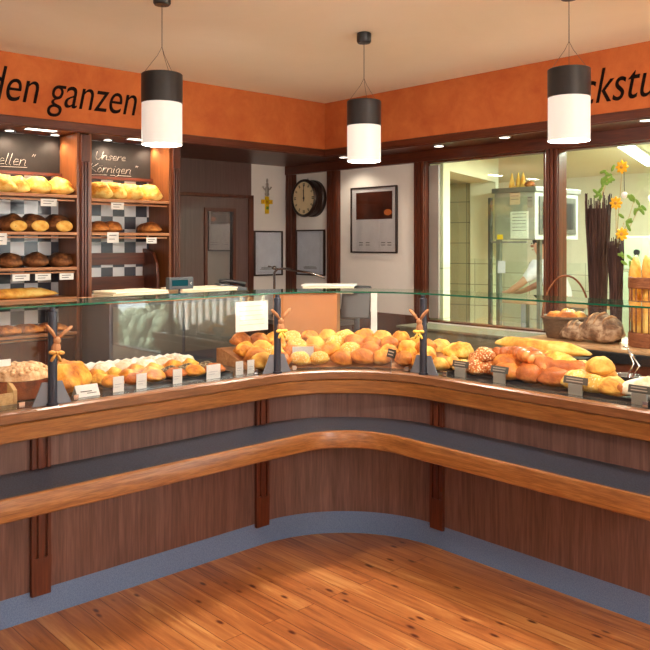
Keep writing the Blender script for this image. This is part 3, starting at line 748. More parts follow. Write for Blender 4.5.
# ================================================================== BACK WALL OBJECTS
SHEET = {}
def picture(name, label, cat, pos, w, h, axis, mat, extra=None, t=.014, group=None):
    """axis 'x': hangs on the left wall facing +x; 'y': on the right wall facing -y. pos = centre on wall"""
    if axis == 'x': R = Matrix(((0, 0, 1), (1, 0, 0), (0, 1, 0))).to_4x4()     # local x->y, y->z, z->x
    else: R = Matrix(((1, 0, 0), (0, 0, -1), (0, 1, 0))).to_4x4()
    e = empty(name, label, cat, pos, 0, group); e.matrix_world = Matrix.Translation(pos) @ R
    f = MB(); d = .018
    f.box(-w/2, w/2, h/2-t, h/2, 0, d); f.box(-w/2, w/2, -h/2, -h/2+t, 0, d); f.box(-w/2, -w/2+t, -h/2+t, h/2-t, 0, d); f.box(w/2-t, w/2, -h/2+t, h/2-t, 0, d)
    f.build('frame', 'frame_dark', e, bevel=.002)
    sh_ = MB().box(-w/2+t, w/2-t, -h/2+t, h/2-t, .002, .008).build('sheet', mat, e); SHEET[e.name] = sh_
    MB().box(-w/2+t, w/2-t, -h/2+t, h/2-t, .012, .014).build('glass', 'glass', e)
    return e
def writing_lines(e, w, h, n, z=.0085, y0=.3, y1=-.3, name='writing'):
    m = MB()
    for k in range(n):
        y = h*(y0+(y1-y0)*k/max(1, n-1)); l = w*(.3+.1*random.random())
        m.box(-l, l, y-.0018, y+.0018, z, z+.0006)
    m.build(name, 'ink', SHEET.get(e.name, e))
f1 = picture('framed_certificate', 'framed pale certificate under the yellow cross on the left wall', 'picture', (WX+.001, 4.545, 1.505), .335, .415, 'x', 'blue_paper', group='framed certificates by the corner')
f2 = picture('framed_certificate', 'framed pale certificate under the round clock', 'picture', (-5.405, WY-.001, 1.512), .395, .42, 'y', 'blue_paper', group='framed certificates by the corner')
for f in (f1, f2): writing_lines(f, .26, .36, 3, y0=-.36, y1=-.41)
po = picture('framed_poster', 'tall framed poster with a dark photo on the white wall', 'picture', (-4.602, WY-.001, 1.795), .535, .56, 'y', 'poster_paper', t=.013)
m = MB().box(-.205, .215, .005, .235, .0085, .0095); m.build('dark_photo', plaster('dark_photo_print', srgb(40, 14, 8), srgb(96, 40, 18), 3, .5), SHEET[po.name])
m = MB().blob((.165, .06, .0098), .045, .026, .0008, 14, 6); m.build('orange_highlight', flat('orange_print', srgb(206, 110, 50), .5), SHEET[po.name])
m = MB(); 
for x in (-.14, -.06, .12, .19): 
    for z in (-.215, -.195): m.box(x-.03, x+.015, z, z+.006, .0085, .0092)
m.build('caption', 'ink', SHEET[po.name])
# yellow cross with figure
cr = empty('wall_cross', 'yellow wax cross with silver figure on the white wall', 'cross', (WX+.001, 4.53, 1.94))
m = MB(); m.box(0, .012, -.022, .022, -.07, .09); m.box(0, .012, -.065, .065, .02, .06); m.build('cross', 'gold', cr, bevel=.004)
m = MB(); m.blob((.008, 0, .20), .008, .016, .018, 10, 8); m.blob((.008, 0, .15), .008, .022, .045, 10, 8); m.tube([(.008, -.05, .178), (.008, -.03, .155), (.008, 0, .17), (.008, .03, .155), (.008, .05, .178)], .007, 6); m.blob((.008, 0, .235), .007, .012, .022, 8, 6); m.blob((.008, 0, .11), .008, .026, .02, 10, 8)
m.build('figure', 'silver', cr, True)
m = MB(); m.box(.012, .016, -.014, .014, -.03, -.002); m.build('plaque', 'leaf', cr)
for k in (-.045, .045, 0): MB().blob((.013, k, .04), .004, .012, .012, 8, 6).build('wax_rosette', flat('amber_wax', srgb(210, 150, 20), .4), cr, True)
# wall clock (deep drum)
ck = empty('wall_clock', 'round dark-rimmed clock reading twelve on the right wall', 'clock', (-5.36, WY, 2.005))
R = Matrix.Rotation(PI/2, 4, 'X')
def lz(prof, name, mat, smooth='auto'): MB().lathe(prof, (0, 0, 0), 48, True, R).build(name, mat, ck, smooth)
lz([(.168, .001), (.168, .035), (.158, .045), (.158, .10), (.165, .105), (.172, .115), (.170, .132), (.158, .142), (.148, .138), (.148, .125), (.01, .125)], 'case', 'frame_dark')
lz([(.148, .1255), (.001, .1265)], 'dial', 'clock_face', False)
for k in range(12):
    m = MB(); a = k*PI/6; rr = .122; Q = R @ Matrix.Rotation(-a, 4, 'Z')
    w = .007 if k % 3 else .011
    m.box(-w, -w*.3, rr-.014, rr+.014, .1268, .1276, Q); m.box(w*.3, w, rr-.014, rr+.014, .1268, .1276, Q)
    m.build('numeral', 'black', ck)
m = MB(); Q = R @ Matrix.Rotation(-.01, 4, 'Z'); m.box(-.004, .004, -.03, .115, .129, .1305, Q); m.build('minute_hand', 'black', ck)
m = MB(); Q = R @ Matrix.Rotation(.06, 4, 'Z'); m.box(-.0055, .0055, -.02, .075, .1275, .1288, Q); m.build('hour_hand', 'black', ck)
m = MB(); m.lathe([(.009, .127), (.009, .132)], (0, 0, 0), 14, True, R); m.build('hub', 'black', ck)
m = MB(); m.tube([(0, -.07, .165), (-.012, -.07, .178), (0, -.07, .19), (.012, -.07, .178), (0, -.07, .165)], .003, 6); m.build('hanging_loop', 'frame_dark', ck, True)

# ================================================================== SERVICE SIDE, LEFT
st = empty('service_cabinet', 'dark grey service cabinet behind the left display glass', 'cabinet', (-4.2, 2.6, 0))
MB().box(-.17, .17, -.52, .42, 0, 1.26).build('body', 'charcoal', st, bevel=.004)
MB().box(-.19, .18, -.54, .44, 1.26, 1.28).build('top_board', 'shelf_wood', st, bevel=.003)
for k in range(2): MB().box(.17, .174, -.50+.47*k, -.05+.45*k, .95, 1.24).build('panel', 'steel_dark', st)
bg = []
def paper_stack(x, y, w, d, n, rz, label, zz=1.281, mat='paper'):
    m = MB()
    for k in range(n):
        Q = Matrix.Translation((random.uniform(-.006, .006), random.uniform(-.006, .006), k*.011)) @ Matrix.Rotation(random.uniform(-.06, .06), 4, 'Z')
        m.box(-w/2, w/2, -d/2, d/2, 0, .009, Q)
    return tag(m.build('paper_bag_stack', mat, None, loc=(x, y, zz), bevel=.002), label, 'paper bags', 'paper bags on the service cabinet')
s1 = paper_stack(-4.17, 2.29, .24, .36, 4, 0, 'stack of cream paper bags at the left end of the service cabinet'); s1.rotation_euler.z = .05
s2 = paper_stack(-4.17, 2.77, .26, .40, 4, 0, 'stack of cream paper bags behind the register display'); s2.rotation_euler.z = -.04
# register customer display on the cabinet
p = onx(177.5, 283, -4.1)
rd = empty('customer_display', 'dark customer display with small green screen above the glass', 'register display', (-4.075, p.y, 1.281))
MB().lathe([(.03, 0), (.03, .006), (.008, .01), (.008, p.z-1.281-.03)], n=14).build('stand', 'charcoal', rd, 'auto')
MB().box(-.02, .02, -.085, .085, p.z-1.281-.036, p.z-1.281+.036).build('housing', 'display_case', rd, bevel=.004)
MB().box(.0205, .0215, -.065, .045, p.z-1.281-.016, p.z-1.281+.02).build('screen', 'screen', rd)
MB().lathe([(.007, 0), (.007, .002)], (.0205, .065, p.z-1.281), 12, True, Matrix.Rotation(PI/2, 4, 'Y')).build('button', 'chrome', rd)
# telephone / card reader heap right of it
p = onx(226, 283, -4.15)
sc_ = empty('desk_phone', 'dark desk phone lying at the right end of the service cabinet', 'phone', (-4.20, 3.03, 1.281), 1.2)
m = MB(); m.prism([(-.09, 0), (.09, 0), (.09, .03), (-.09, .06)], .14, (0, -.07, 0), (1, 0, 0), (0, 0, 1), (0, 1, 0)); m.build('base', 'display_case', sc_, bevel=.004)
m = MB(); m.tube([(-.085, -.03, .068), (-.04, -.03, .075), (.04, -.03, .062), (.085, -.03, .046)], [.02, .013, .013, .02], 10); m.build('handset', 'black', sc_, True)
# hand-written notice hanging under the top glass
p = onx(252, 316, -3.585); 
no = empty('paper_notice', 'white handwritten notice hanging behind the left glass beside the middle post', 'notice', (-3.585, p.y, p.z))
MB().box(0, .002, -.115, .115, -.085, .085).build('sheet', 'white', no)
m = MB()
for k in range(5): m.box(.002, .0025, -.09, .09-.03*random.random(), .055-.026*k, .058-.026*k)
m.build('writing', flat('faded_ink', srgb(222, 204, 178), .7), no)
m = MB(); 
for y in (-.08, .08): m.box(-.001, .003, y-.008, y+.008, .083, 1.3255-p.z)
m.build('clip', 'chrome', no)
# sink tap in the corner on a small worktop
sk = empty('corner_worktop', 'low steel worktop with sink in the back corner', 'worktop', (-5.30, 4.45, 0))
m = MB(); m.box(-.38, .5, -.2, .32, .9, .94); m.build('top', 'steel', sk, bevel=.003)
MB().box(-.36, .48, -.18, .30, .0, .9).build('body', 'panel', sk)
p = onx(277, 287, -5.3)
tp = empty('sink_tap', 'chrome swan-neck tap standing on the corner worktop', 'tap', (-5.42, 4.38, .94))
m = MB(); m.tube([(0, 0, 0), (0, 0, .40), (.03, .01, .43), (.10, .03, .435), (.30, .16, .40), (.42, .22, .36)], .011, 10); m.build('spout', 'chrome', tp, True)
m = MB(); m.lathe([(.024, 0), (.024, .03), (.016, .05)], n=16); m.build('base', 'chrome', tp, 'auto')
m = MB(); m.blob((0, 0, .44), .022, .022, .02, 12, 8); m.tube([(0, 0, .44), (-.05, -.03, .455)], .006, 8); m.build('lever', 'chrome', tp, True)

# ------------------------------------------------------------------ corner: cardboard box, terminal behind the rolls
cbx = empty('cardboard_box', 'open brown cardboard box behind the rolls in the curved corner', 'box', (-4.01, 3.53, DZ), .74)
m = MB(); w, d, h, t = .21, .15, .36, .006
m.box(-w, w, -d, d, 0, t); m.box(-w, w, -d, -d+t, t, h); m.box(-w, w, d-t, d, t, h); m.box(-w, -w+t, -d+t, d-t, t, h); m.box(w-t, w, -d+t, d-t, t, h); m.build('box', 'cardboard', cbx)
m = MB(); m.prism([(-w, 0), (w, 0), (w-.02, .06), (-w+.02, .06)], .004, (0, -d, h-.001), (1, 0, 0), (0, -.75, .5), (0, .5, .75)); m.build('flap', 'cardboard', cbx)
m = MB(); m.box(-.18, .18, -.1, .1, h-.05, h-.02); m.build('paper_lining', 'white', cbx, bevel=.01)
tl = empty('bag_box_lid', 'pale flat carton lying on the cardboard box in the corner', 'carton', (-3.97, 3.60, DZ+.3605), .70)
m = MB(); m.box(-.10, .24, -.09, .09, 0, .045); m.build('carton', 'paper', tl, bevel=.003)
m = MB(); m.box(-.11, .25, -.096, .096, .0455, .057); m.build('lid', 'white', tl, bevel=.003)
ctm = empty('till_terminal', 'black till terminal with slanted screen behind the corner rolls', 'terminal', (ony(356, 320, 3.74).x, 3.74, DZ), .5)
m = MB(); m.box(-.09, .09, -.06, .06, 0, .02); m.build('foot', 'black', ctm, bevel=.004)
m = MB(); m.tube([(0, .02, .02), (0, .02, .26)], .02, 12); m.build('pole', 'charcoal', ctm, True)
m = MB(); Q = Matrix.Translation((0, 0, .30)) @ Matrix.Rotation(-.25, 4, 'X'); m.box(-.1, .1, -.012, .012, -.11, .11, Q); m.build('screen_housing', 'black', ctm, bevel=.005)
m = MB(); m.box(-.09, .09, .0122, .0128, -.09, .1, Q); m.build('screen', 'screen', ctm)
m = MB(); m.box(.105, .145, -.006, .006, .02, .36); m.build('receipt_roll', 'white', ctm)

# ================================================================== CORNER ROLLS
mr = [bread_mesh('bread_roll', .125, .092, .078, k, kind, 30+i) for i, (k, kind) in enumerate([('roll_gold', 'split'), ('roll_pale', 'plain'), ('roll_amber', 'split'), ('roll_gold', 'slash'), ('poppy', 'plain'), ('roll_amber', 'plain')])]
rk = sweep([(-.075, DZ+.001), (-.47, DZ+.001), (-.47, DZ+.09), (-.42, DZ+.09)], 2.60, S_ARC1-.10)
tag(rk.build('sloping_roll_tray', 'shelf_wood', None, 'auto'), 'brown wooden sloping tray under the heaped rolls in the curved corner', 'tray')
rows = [(-.105, .010, .118), (-.195, .034, .112), (-.285, .062, .110), (-.375, .092, .108)]
cnt = 0
for ri, (o, dz, step) in enumerate(rows):
    s = 2.645 + .02*(ri % 2)
    while s < S_ARC1-.13:
        stp = step*R0/(R0-o) if S_ARC0 < s < S_ARC1 else step
        if not (s > S_ARC1-.3 and ri == 3):
            p, h = pathpt(s, o); k = random.randrange(len(mr))
            zz = DZ+dz+random.uniform(-.004, .008)
            where = ['front row against the curved glass', 'second row behind the curved glass', 'third row of the corner heap', 'top row of the corner heap'][ri]
            put('bread_roll', mr[k], (p.x, p.y, zz), h+random.uniform(-1.1, 1.1), ('%s crusty roll in the ' % ['golden', 'pale', 'amber', 'slashed golden', 'sesame', 'smooth amber'][k])+where, 'bread roll', 'crusty rolls heaped in the corner', (random.uniform(-.3, .3), random.uniform(-.2, .2)), random.uniform(.96, 1.12)); cnt += 1
        s += stp
print('rolls', cnt)
# loose heap right of corner, taller rolls near the right post
def S(px, py, z, ):  # helper: path coordinates of a pixel at height z
    return onz(px, py, z)
# price signs: dark slate on a steel foot, facing the customers
def slate_sign(px, py, label, w=.095, h=.036, steel=True, mat='charcoal', z=DZ, rz=0.0, lift=.045):
    p = onz(px, py, z+.0); e = empty('slate_price_sign', label, 'price sign', (p.x, p.y, z), rz, 'slate price signs in the display')
    if steel: MB().box(-.034, .034, -.006, .006, .0, lift).build('holder', 'steel_light', e, bevel=.002)
    else: MB().tube([(0, 0, 0), (0, 0, lift)], .003, 6).build('holder', 'chrome', e)
    Q = Matrix.Translation((0, -.002, lift)) @ Matrix.Rotation(-.25, 4, 'X')
    sl = MB().box(-w/2, w/2, -.003, .003, 0, h, Q).build('slate', mat, e)
    m = MB()
    for k in range(2): m.box(-w*.38, w*(.30+.06*random.random()), -.0036, -.003, h*(.28+.36*k), h*(.28+.36*k)+.0045, Q)
    m.build('writing', 'chalk', sl)
    return e
slate_sign(391, 373.5, 'black slate sign in front of the corner rolls, left of the right post', .085, .045, False, 'black', lift=.085, rz=-.35)
# clear card holder in front of rolls
p = onz(303, 366, DZ)
ch = empty('card_holder', 'pale printed card in a clear stand before the corner rolls', 'price sign', (p.x, p.y, DZ+.0), .95)
MB().box(-.06, .06, -.002, .002, .02, .11).build('card', 'blue_paper', ch)
MB().box(-.062, .062, -.006, -.003, .0, .115).build('clear_stand', 'glass', ch)
MB().tube([(0, 0, 0), (0, 0, .02)], .003, 6).build('foot', 'chrome', ch)

# ================================================================== LEFT CASE
# black baking tray with pastries
ty0, ty1 = 1.72, 2.50
def tray(cx, cy, lx, ly, label, rz=0, mat='black', h=.018):
    e = empty('baking_tray', label, 'tray', (cx, cy, DZ), rz, 'black baking trays in the display')
    t = .004; m = MB(); m.box(-lx/2, lx/2, -ly/2, ly/2, 0, t)
    m.build('base', mat, e)
    m = MB(); m.box(-lx/2, lx/2, -ly/2, -ly/2+t, t, h); m.box(-lx/2, lx/2, ly/2-t, ly/2, t, h); m.box(-lx/2, -lx/2+t, -ly/2+t, ly/2-t, t, h); m.box(lx/2-t, lx/2, -ly/2+t, ly/2-t, t, h)
    m.build('rim', mat, e); return e
tray(-3.635, 2.085, .50, .74, 'long black tray of pastries in the left display')
def row(kind, mesh, xs, y0, y1, n, zz, rz, labels, group, cat='pastry', sc=1, jit=.3):
    for k in range(n):
        y = y0+(y1-y0)*k/max(1, n-1)
        put(kind, mesh[k % len(mesh)], (xs+random.uniform(-.008, .008), y, zz), rz+random.uniform(-jit, jit), labels % ORD[k], cat, group, sc=sc)
dan = [bread_mesh('seeded_pastry', .115, .085, .05, 'dark_seed', 'plain', 41), bread_mesh('brown_pastry', .115, .085, .05, 'glazed', 'star', 42)]
yel = [bread_mesh('yellow_pastry', .11, .09, .055, 'yellow_loaf', 'lumpy', 43), bread_mesh('golden_pastry', .11, .09, .055, 'roll_gold', 'star', 44)]
pow_ = [bread_mesh('powdered_pastry', .12, .10, .06, 'powder', 'lumpy', 45), bread_mesh('iced_pastry', .12, .09, .055, 'icing', 'star', 46)]
row('golden_pastry', [yel[1], dan[1]], -3.455, 1.80, 2.38, 6, DZ+.005, 1.4, '%s golden pastry from the left in the front row of the tray', 'front row of tray pastries', jit=.2)
row('yellow_pastry', [yel[0], yel[1]], -3.56, 1.80, 2.08, 3, DZ+.005, .5, '%s yellow pastry from the left in the second tray row', 'second row of tray pastries')
row('seeded_pastry', [dan[0]], -3.56, 2.18, 2.40, 3, DZ+.005, 1.2, '%s dark seeded pastry from the left in the second tray row', 'dark seeded pastries', jit=.15)
row('yellow_pastry', [yel[1], yel[0]], -3.67, 1.82, 2.38, 6, DZ+.005, .2, '%s yellow pastry from the left in the third tray row', 'third row of tray pastries')
row('iced_pastry', [pow_[1], pow_[0]], -3.77, 1.80, 2.40, 6, DZ+.005, .8, '%s iced pastry from the left in the fourth tray row', 'iced pastries', sc=1.05)
row('powdered_pastry', [pow_[0]], -3.865, 1.82, 2.40, 5, DZ+.005, .8, '%s sugar-dusted pastry from the left in the back tray row', 'sugar-dusted pastries')
# doily of white paper behind
dl_ = MB()
pts = []
for k in range(27):
    y = 1.78+k*.0258; pts.append((y, .058+(.010 if k % 2 else 0)))
poly = [(1.78, 0)]+pts+[(1.78+26*.0258, 0)]
dl_.prism(poly, .002, (-3.905, 0, DZ), (0, 1, 0), (0, 0, 1), (1, 0, 0))
tag(dl_.build('paper_doily_edge', 'white', None), 'white scalloped paper edging behind the dusted pastries', 'paper edging')
# white price cards standing at the tray front
for k, (px, py, w) in enumerate([(118.5, 394, .055), (141.5, 391, .055), (177.5, 385, .052), (213.5, 380, .085), (239.5, 376, .048), (250.8, 374.5, .046)]):
    p = onz(px, py, DZ); e = empty('price_card', '%s white price card from the left along the pastry tray' % ORD[k], 'price card', (-3.365, p.y-(p.x+3.365)*0, DZ), PI/2, 'white cards along the pastry tray')
    q = onx(px, py, -3.365); e.location = (-3.365, q.y, DZ)
    MB().box(-w/2, w/2, -.001, .001, .0, .072).build('card', 'white', e)
    m = MB(); m.box(-w*.35, w*.3, -.0016, -.001, .034, .037); m.box(-w*.35, w*.1, -.0016, -.001, .022, .025); m.build('writing', flat('pale_print', srgb(190, 190, 196), .7), e)
    m = MB(); m.prism([(0, 0), (.022, 0), (0, .03)], .004, (-.002, .001, 0), (0, 1, 0), (0, 0, 1), (1, 0, 0)); m.build('foot', 'white', e)
# small yellow buns behind the golden loaf
mbun = [bread_mesh('yellow_bun', .10, .09, .055, 'yellow_loaf', 'plain', 51), bread_mesh('yellow_bun', .10, .09, .055, 'roll_gold', 'plain', 52)]
for k, (x, y) in enumerate([(-3.76, 1.66), (-3.76, 1.58), (-3.64, 1.69), (-3.87, 1.63)]):
    put('yellow_bun', mbun[k % 2], (x, y, DZ+.001), k, ['yellow bun behind the golden loaf, nearest the tray', 'yellow bun tucked behind the golden loaf', 'yellow bun in front of its fellows beside the tray corner', 'yellow bun farthest back beside the tray'][k], 'bun', 'yellow buns by the golden loaf', sc=1.0)
# golden plaited loaf
ml = bread_mesh('golden_loaf', .25, .18, .145, 'roll_gold', 'slash', 55, 34, 20)
put('golden_loaf', ml, (-3.52, 1.60, DZ+.001), 2.2, 'tall golden scored loaf right of the leftmost post', 'bread')
# tent price card
q = onz(86, 397, DZ); e = empty('tent_card', 'white folded price card in front of the golden loaf', 'price card', (-3.385, onx(86, 396, -3.385).y, DZ), PI/2)
m = MB(); m.prism([(-.03, 0), (0, .05), (.03, 0), (.028, 0), (0, .047), (-.028, 0)], .11, (-.055, 0, 0), (0, 1, 0), (0, 0, 1), (1, 0, 0)); m.build('card', 'white', e)
Q = Matrix.Translation((0, -.0165, .0237)) @ Matrix.Rotation(-.54, 4, 'X')
m = MB(); m.box(-.035, .02, -.0012, -.0002, -.004, 0, Q); m.box(-.005, .04, -.0012, -.0002, -.013, -.010, Q); m.build('writing', 'ink', e)
# streusel cake
ckx, cky = -3.56, 1.405
cake = empty('streusel_cake', 'tall brown cake with pink crumble top behind the leftmost post', 'cake', (ckx, cky, DZ))
def lump(d, p): 
    q = p*(1+.1*noise.noise(d*6)); q.z = max(q.z, 0); return q
m = MB(); m.lathe([(.105, .001), (.12, .006), (.128, .085), (.12, .09), (.01, .09)], n=36); m.build('side', 'choc', cake, 'auto')
m = MB(); m.blob((0, 0, .089), .128, .128, .065, 28, 20, lump)
for k in range(46):
    a = random.uniform(0, 2*PI); r = .115*math.sqrt(random.random()); m.blob((r*math.cos(a), r*math.sin(a), .089+.062*math.sqrt(max(0, 1-(r/.13)**2))), .014, .013, .011, 8, 6)
m.build('crumble_top', 'streusel', cake, True)
m = MB(); m.box(-.03, .03, -.002, .002, 0, .03); o = m.build('price_flag', 'white', cake, loc=(.03, -.09, .15)); o.rotation_euler = (0, 0, PI/2)
# wooden crate at left edge with flat bread
cr_ = empty('wooden_crate', 'pale wooden display crate at the left end of the glass', 'crate', (-3.56, 1.165, DZ), .0)
m = MB(); m.box(-.2, .15, -.2, .16, 0, .01); m.build('base', 'crate', cr_)
m = MB(); m.prism([(-.2, 0), (.15, 0), (.15, .06), (-.2, .22)], .018, (0, .145, .0), (1, 0, 0), (0, 0, 1), (0, 1, 0)); m.build('side_board', 'crate', cr_, bevel=.002)
m = MB(); m.box(.138, .15, -.2, .144, .01, .05); m.build('front_board', 'crate', cr_, bevel=.002)
mfl = bread_mesh('flat_pastry', .16, .13, .05, 'yellow_loaf', 'lumpy', 58)
for k, (x, y) in enumerate([(-3.47, 1.16), (-3.62, 1.15), (-3.50, 1.02)]):
    put('flat_pastry', mfl, (x, y, DZ+.011), k, '%s yellow flat pastry in the wooden crate, counted from the front right' % ORD[k], 'pastry', 'flat pastries in the crate')

# ================================================================== RIGHT CASE
def SP(px, py, dz=0): return onz(px, py, DZ+dz)
tray(-1.98, 3.48, 1.30, .36, 'long black tray of breads in the right display')
TZ = DZ+.005
seedm = [bread_mesh('seeded_roll', .13, .12, .075, 'seeded', 'plain', 61), bread_mesh('sesame_roll', .13, .115, .07, 'poppy', 'plain', 62)]
def at_y(px, y): return ony(px, 300, y).x
# back row yellow breads left end
big = [bread_mesh('yellow_bread', .20, .15, .105, 'yellow_loaf', 'lumpy', 63), bread_mesh('yellow_bread', .18, .15, .11, 'roll_pale', 'plain', 64)]
for k, (px, y) in enumerate([(418, 3.62), (440, 3.60), (459, 3.60)]):
    put('yellow_bread', big[k % 2], (at_y(px, y), y, DZ+.03), .4*k, ['big yellow floury bread behind the right post', 'big yellow floury bread right of the right post', 'rounded yellow bread left of the brown plaits'][k], 'bread', 'big yellow breads by the right post', sc=.92)
rkr = MB().box(-2.86, -2.42, 3.50, 3.74, DZ+.001, DZ+.029); tag(rkr.build('bread_riser', 'black', None), 'low black riser under the yellow breads by the right post', 'riser')
# baskets of small rolls at tray left end
for k, (px, y, w) in enumerate([(440, 3.36, 0), (462, 3.40, 1), (452, 3.47, 0), (474, 3.52, 1)]):
    put('small_roll', mr[[1, 4][w]], (at_y(px, y), y, TZ), k*.9, ['pale small roll at the left end of the right tray', 'sesame small roll behind the first slate sign', 'pale small roll behind the tray end', 'sesame small roll at the back beside the seeded rolls'][k], 'bread roll', 'small rolls at the right tray end', sc=.85)
# seeded rolls heap
for k, (px, y, dz) in enumerate([(476, 3.38, 0), (490, 3.44, 0), (480, 3.50, .03), (494, 3.54, .035), (484, 3.44, .06)]):
    put('seeded_roll', seedm[0], (at_y(px, y), y, TZ+dz), k*1.3, ['seed-crusted roll at the front of the seeded heap', 'seed-crusted roll beside the brown plaits', 'seed-crusted roll behind the seeded heap', 'seed-crusted roll at the back by the baguette end', 'seed-crusted roll on top of the seeded heap'][k], 'bread roll', 'seed-crusted rolls')
# glazed brown plaits and rolls
def plait_mesh(name, mat, n=7, ln=.20, seed=0):
    b = MB()
    for i in range(n):
        u = i/(n-1); w = .55+.45*math.sin(PI*(u*.8+.1)); x = ln*(u-.5)
        for sg in (-1, 1):
            Q = Matrix.Translation((x+.010*sg, sg*.020*w, .036*w)) @ Matrix.Rotation(sg*.75, 4, 'Z')
            b.blob(Q.translation, .036, .023*w, .030*w, 12, 8, None, Q.to_3x3().to_4x4())
    z0 = min(v[2] for v in b.v); b.v = [(x, y, max(z-z0, 0)) for x, y, z in b.v]
    return b.mesh(name, mat, True)
gp = [plait_mesh('brown_plait', 'glazed'), plait_mesh('amber_plait', 'roll_amber', 6, .17), bread_mesh('glazed_roll', .135, .095, .07, 'glazed', 'plain', 65), bread_mesh('amber_roll', .13, .095, .068, 'roll_amber', 'split', 66), bread_mesh('glazed_stick', .19, .085, .07, 'glazed', 'slash', 67)]
for k, (px, y, dz, rz, i, lb) in enumerate([(507, 3.37, 0, .2, 3, 'amber split roll at the front left of the brown heap'), (530, 3.38, 0, -.3, 2, 'glazed roll at the front middle of the brown heap'),
        (555, 3.385, 0, .5, 2, 'glazed roll in front, nearest the yellow buns'), (508, 3.46, .03, .9, 3, 'amber split roll in the second layer behind a slate sign'), (540, 3.46, .035, -.25, 4, 'glazed oblong bread lying on the front rolls'),
        (566, 3.46, .03, .5, 4, 'glazed oblong bread at the right of the brown heap'), (508, 3.56, .062, .1, 0, 'glossy plait at the top left of the brown heap'), (536, 3.575, .062, -.3, 1, 'amber plait under the baguette'), (524, 3.50, .082, -.5, 0, 'glossy plait crowning the brown heap')]):
    put(['glazed_plait', 'amber_plait', 'glazed_roll', 'amber_roll', 'glazed_bread'][i], gp[i], (at_y(px, y), y, TZ+dz), rz, lb, 'bread', 'brown glazed breads', sc=1.25)
rs = MB().box(-2.30, -1.85, 3.525, 3.625, DZ+.006, DZ+.06); tag(rs.build('bread_riser', 'black', None), 'tall black riser behind the brown plaited breads', 'riser')
# baguette
bmesh_ = bread_mesh('baguette', .56, .075, .065, 'roll_pale', 'slash', 67, 30, 14)
a, b = ony(497, 344, 3.71), ony(589, 351, 3.66)
mid = (a+b)/2; ang = math.atan2((b-a).y, (b-a).x); ZBG = mid.z-.03
put('baguette', bmesh_, (mid.x, mid.y, ZBG), ang, 'long pale baguette lying across the back of the brown breads', 'baguette', sc=Vector((b-a).xy).length/.56)
rs2 = MB().box(mid.x-.27, mid.x+.27, mid.y-.045, mid.y+.045, DZ+.001, ZBG-.001); tag(rs2.build('baguette_stand', 'black', None), 'black stand under the pale baguette', 'riser')
b2_ = bread_mesh('yellow_long_loaf', .26, .10, .075, 'yellow_loaf', 'slash', 68)
put('yellow_long_loaf', b2_, (at_y(556, 3.58), 3.58, DZ+.062), -.35, 'yellow oblong loaf under the right end of the baguette', 'bread')
# yellow buns
yb = [bread_mesh('sesame_bun', .14, .13, .085, 'poppy', 'plain', 69), bread_mesh('pale_bun', .14, .13, .085, 'roll_pale', 'plain', 70)]
for k, (px, y, dz) in enumerate([(594, 3.37, 0), (613, 3.37, 0), (579, 3.45, 0), (604, 3.47, .03), (583, 3.53, .03), (600, 3.43, .075), (575, 3.40, 0)]):
    put('sesame_bun', yb[k % 2], (at_y(px, y), y, TZ+dz), k*.8, ['sesame bun at the front of the yellow heap', 'pale bun at the front right of the yellow heap', 'sesame bun left of the yellow heap', 'pale bun in the second row of the yellow heap', 'sesame bun behind the yellow heap by the long loaf', 'big pale bun on top of the yellow heap', 'sesame bun between the brown plaits and yellow heap'][k], 'bun', 'yellow buns in the right display', sc=.95)
# steel bowl with tongs
p = onz(627, 378, DZ)
bw = empty('steel_bowl', 'small steel bowl behind the yellow buns', 'bowl', (at_y(627, 3.62), 3.62, DZ+.001))
MB().lathe([(.03, 0), (.045, .008), (.062, .06), (.066, .062), (.063, .065), (.058, .06), (.04, .012), (.001, .010)], n=28, cap=False).build('bowl', 'jar_steel', bw, True)
MB().lathe([(.001, .045), (.052, .045), (.052, .043), (.001, .043)], n=20, cap=False).build('filling', 'choc', bw)
tg = empty('pastry_tongs', 'steel pastry tongs standing in the bowl', 'tongs', (bw.location.x+.0, 3.62, DZ+.05), .4)
m = MB(); m.tube([(0, 0, .0), (.03, .0, .07), (.0, .03, .14), (-.02, .03, .145)], .004, 7); m.tube([(.02, 0, .0), (.055, .0, .06), (.0, .03, .14)], .004, 7); m.build('tongs', 'chrome', tg, True)
# powdered pastry at the right edge
pd = [bread_mesh('sugar_strudel', .24, .13, .09, 'powder', 'lumpy', 71)]
put('sugar_strudel', pd[0], (at_y(648, 3.40), 3.40, TZ), .2, 'white sugar-covered strudel at the right end of the tray', 'pastry')
put('brown_roll', mr[5], (at_y(622, 3.40), 3.36, TZ), .4, 'brown roll beside the sugar-covered strudel', 'bread roll', sc=.8)
put('yellow_loaf_piece', mbun[0], (at_y(648, 3.56), 3.56, TZ), .3, 'yellow bun behind the sugar-covered strudel', 'bun')
for k, (px, py, w) in enumerate([(462, 381, .10), (501, 389, .10), (577, 404, .12), (641, 420, .10)]):
    q = ony(px, py, 3.30)
    e = slate_sign(px, py, ['slate price sign beside the right post', 'slate price sign in front of the seeded rolls', 'wide slate price sign in front of the yellow buns', 'slate price sign in front of the sugar-covered strudel'][k], w, .034, True, 'steel_dark', lift=.05)
    e.location = (q.x, 3.286, DZ)

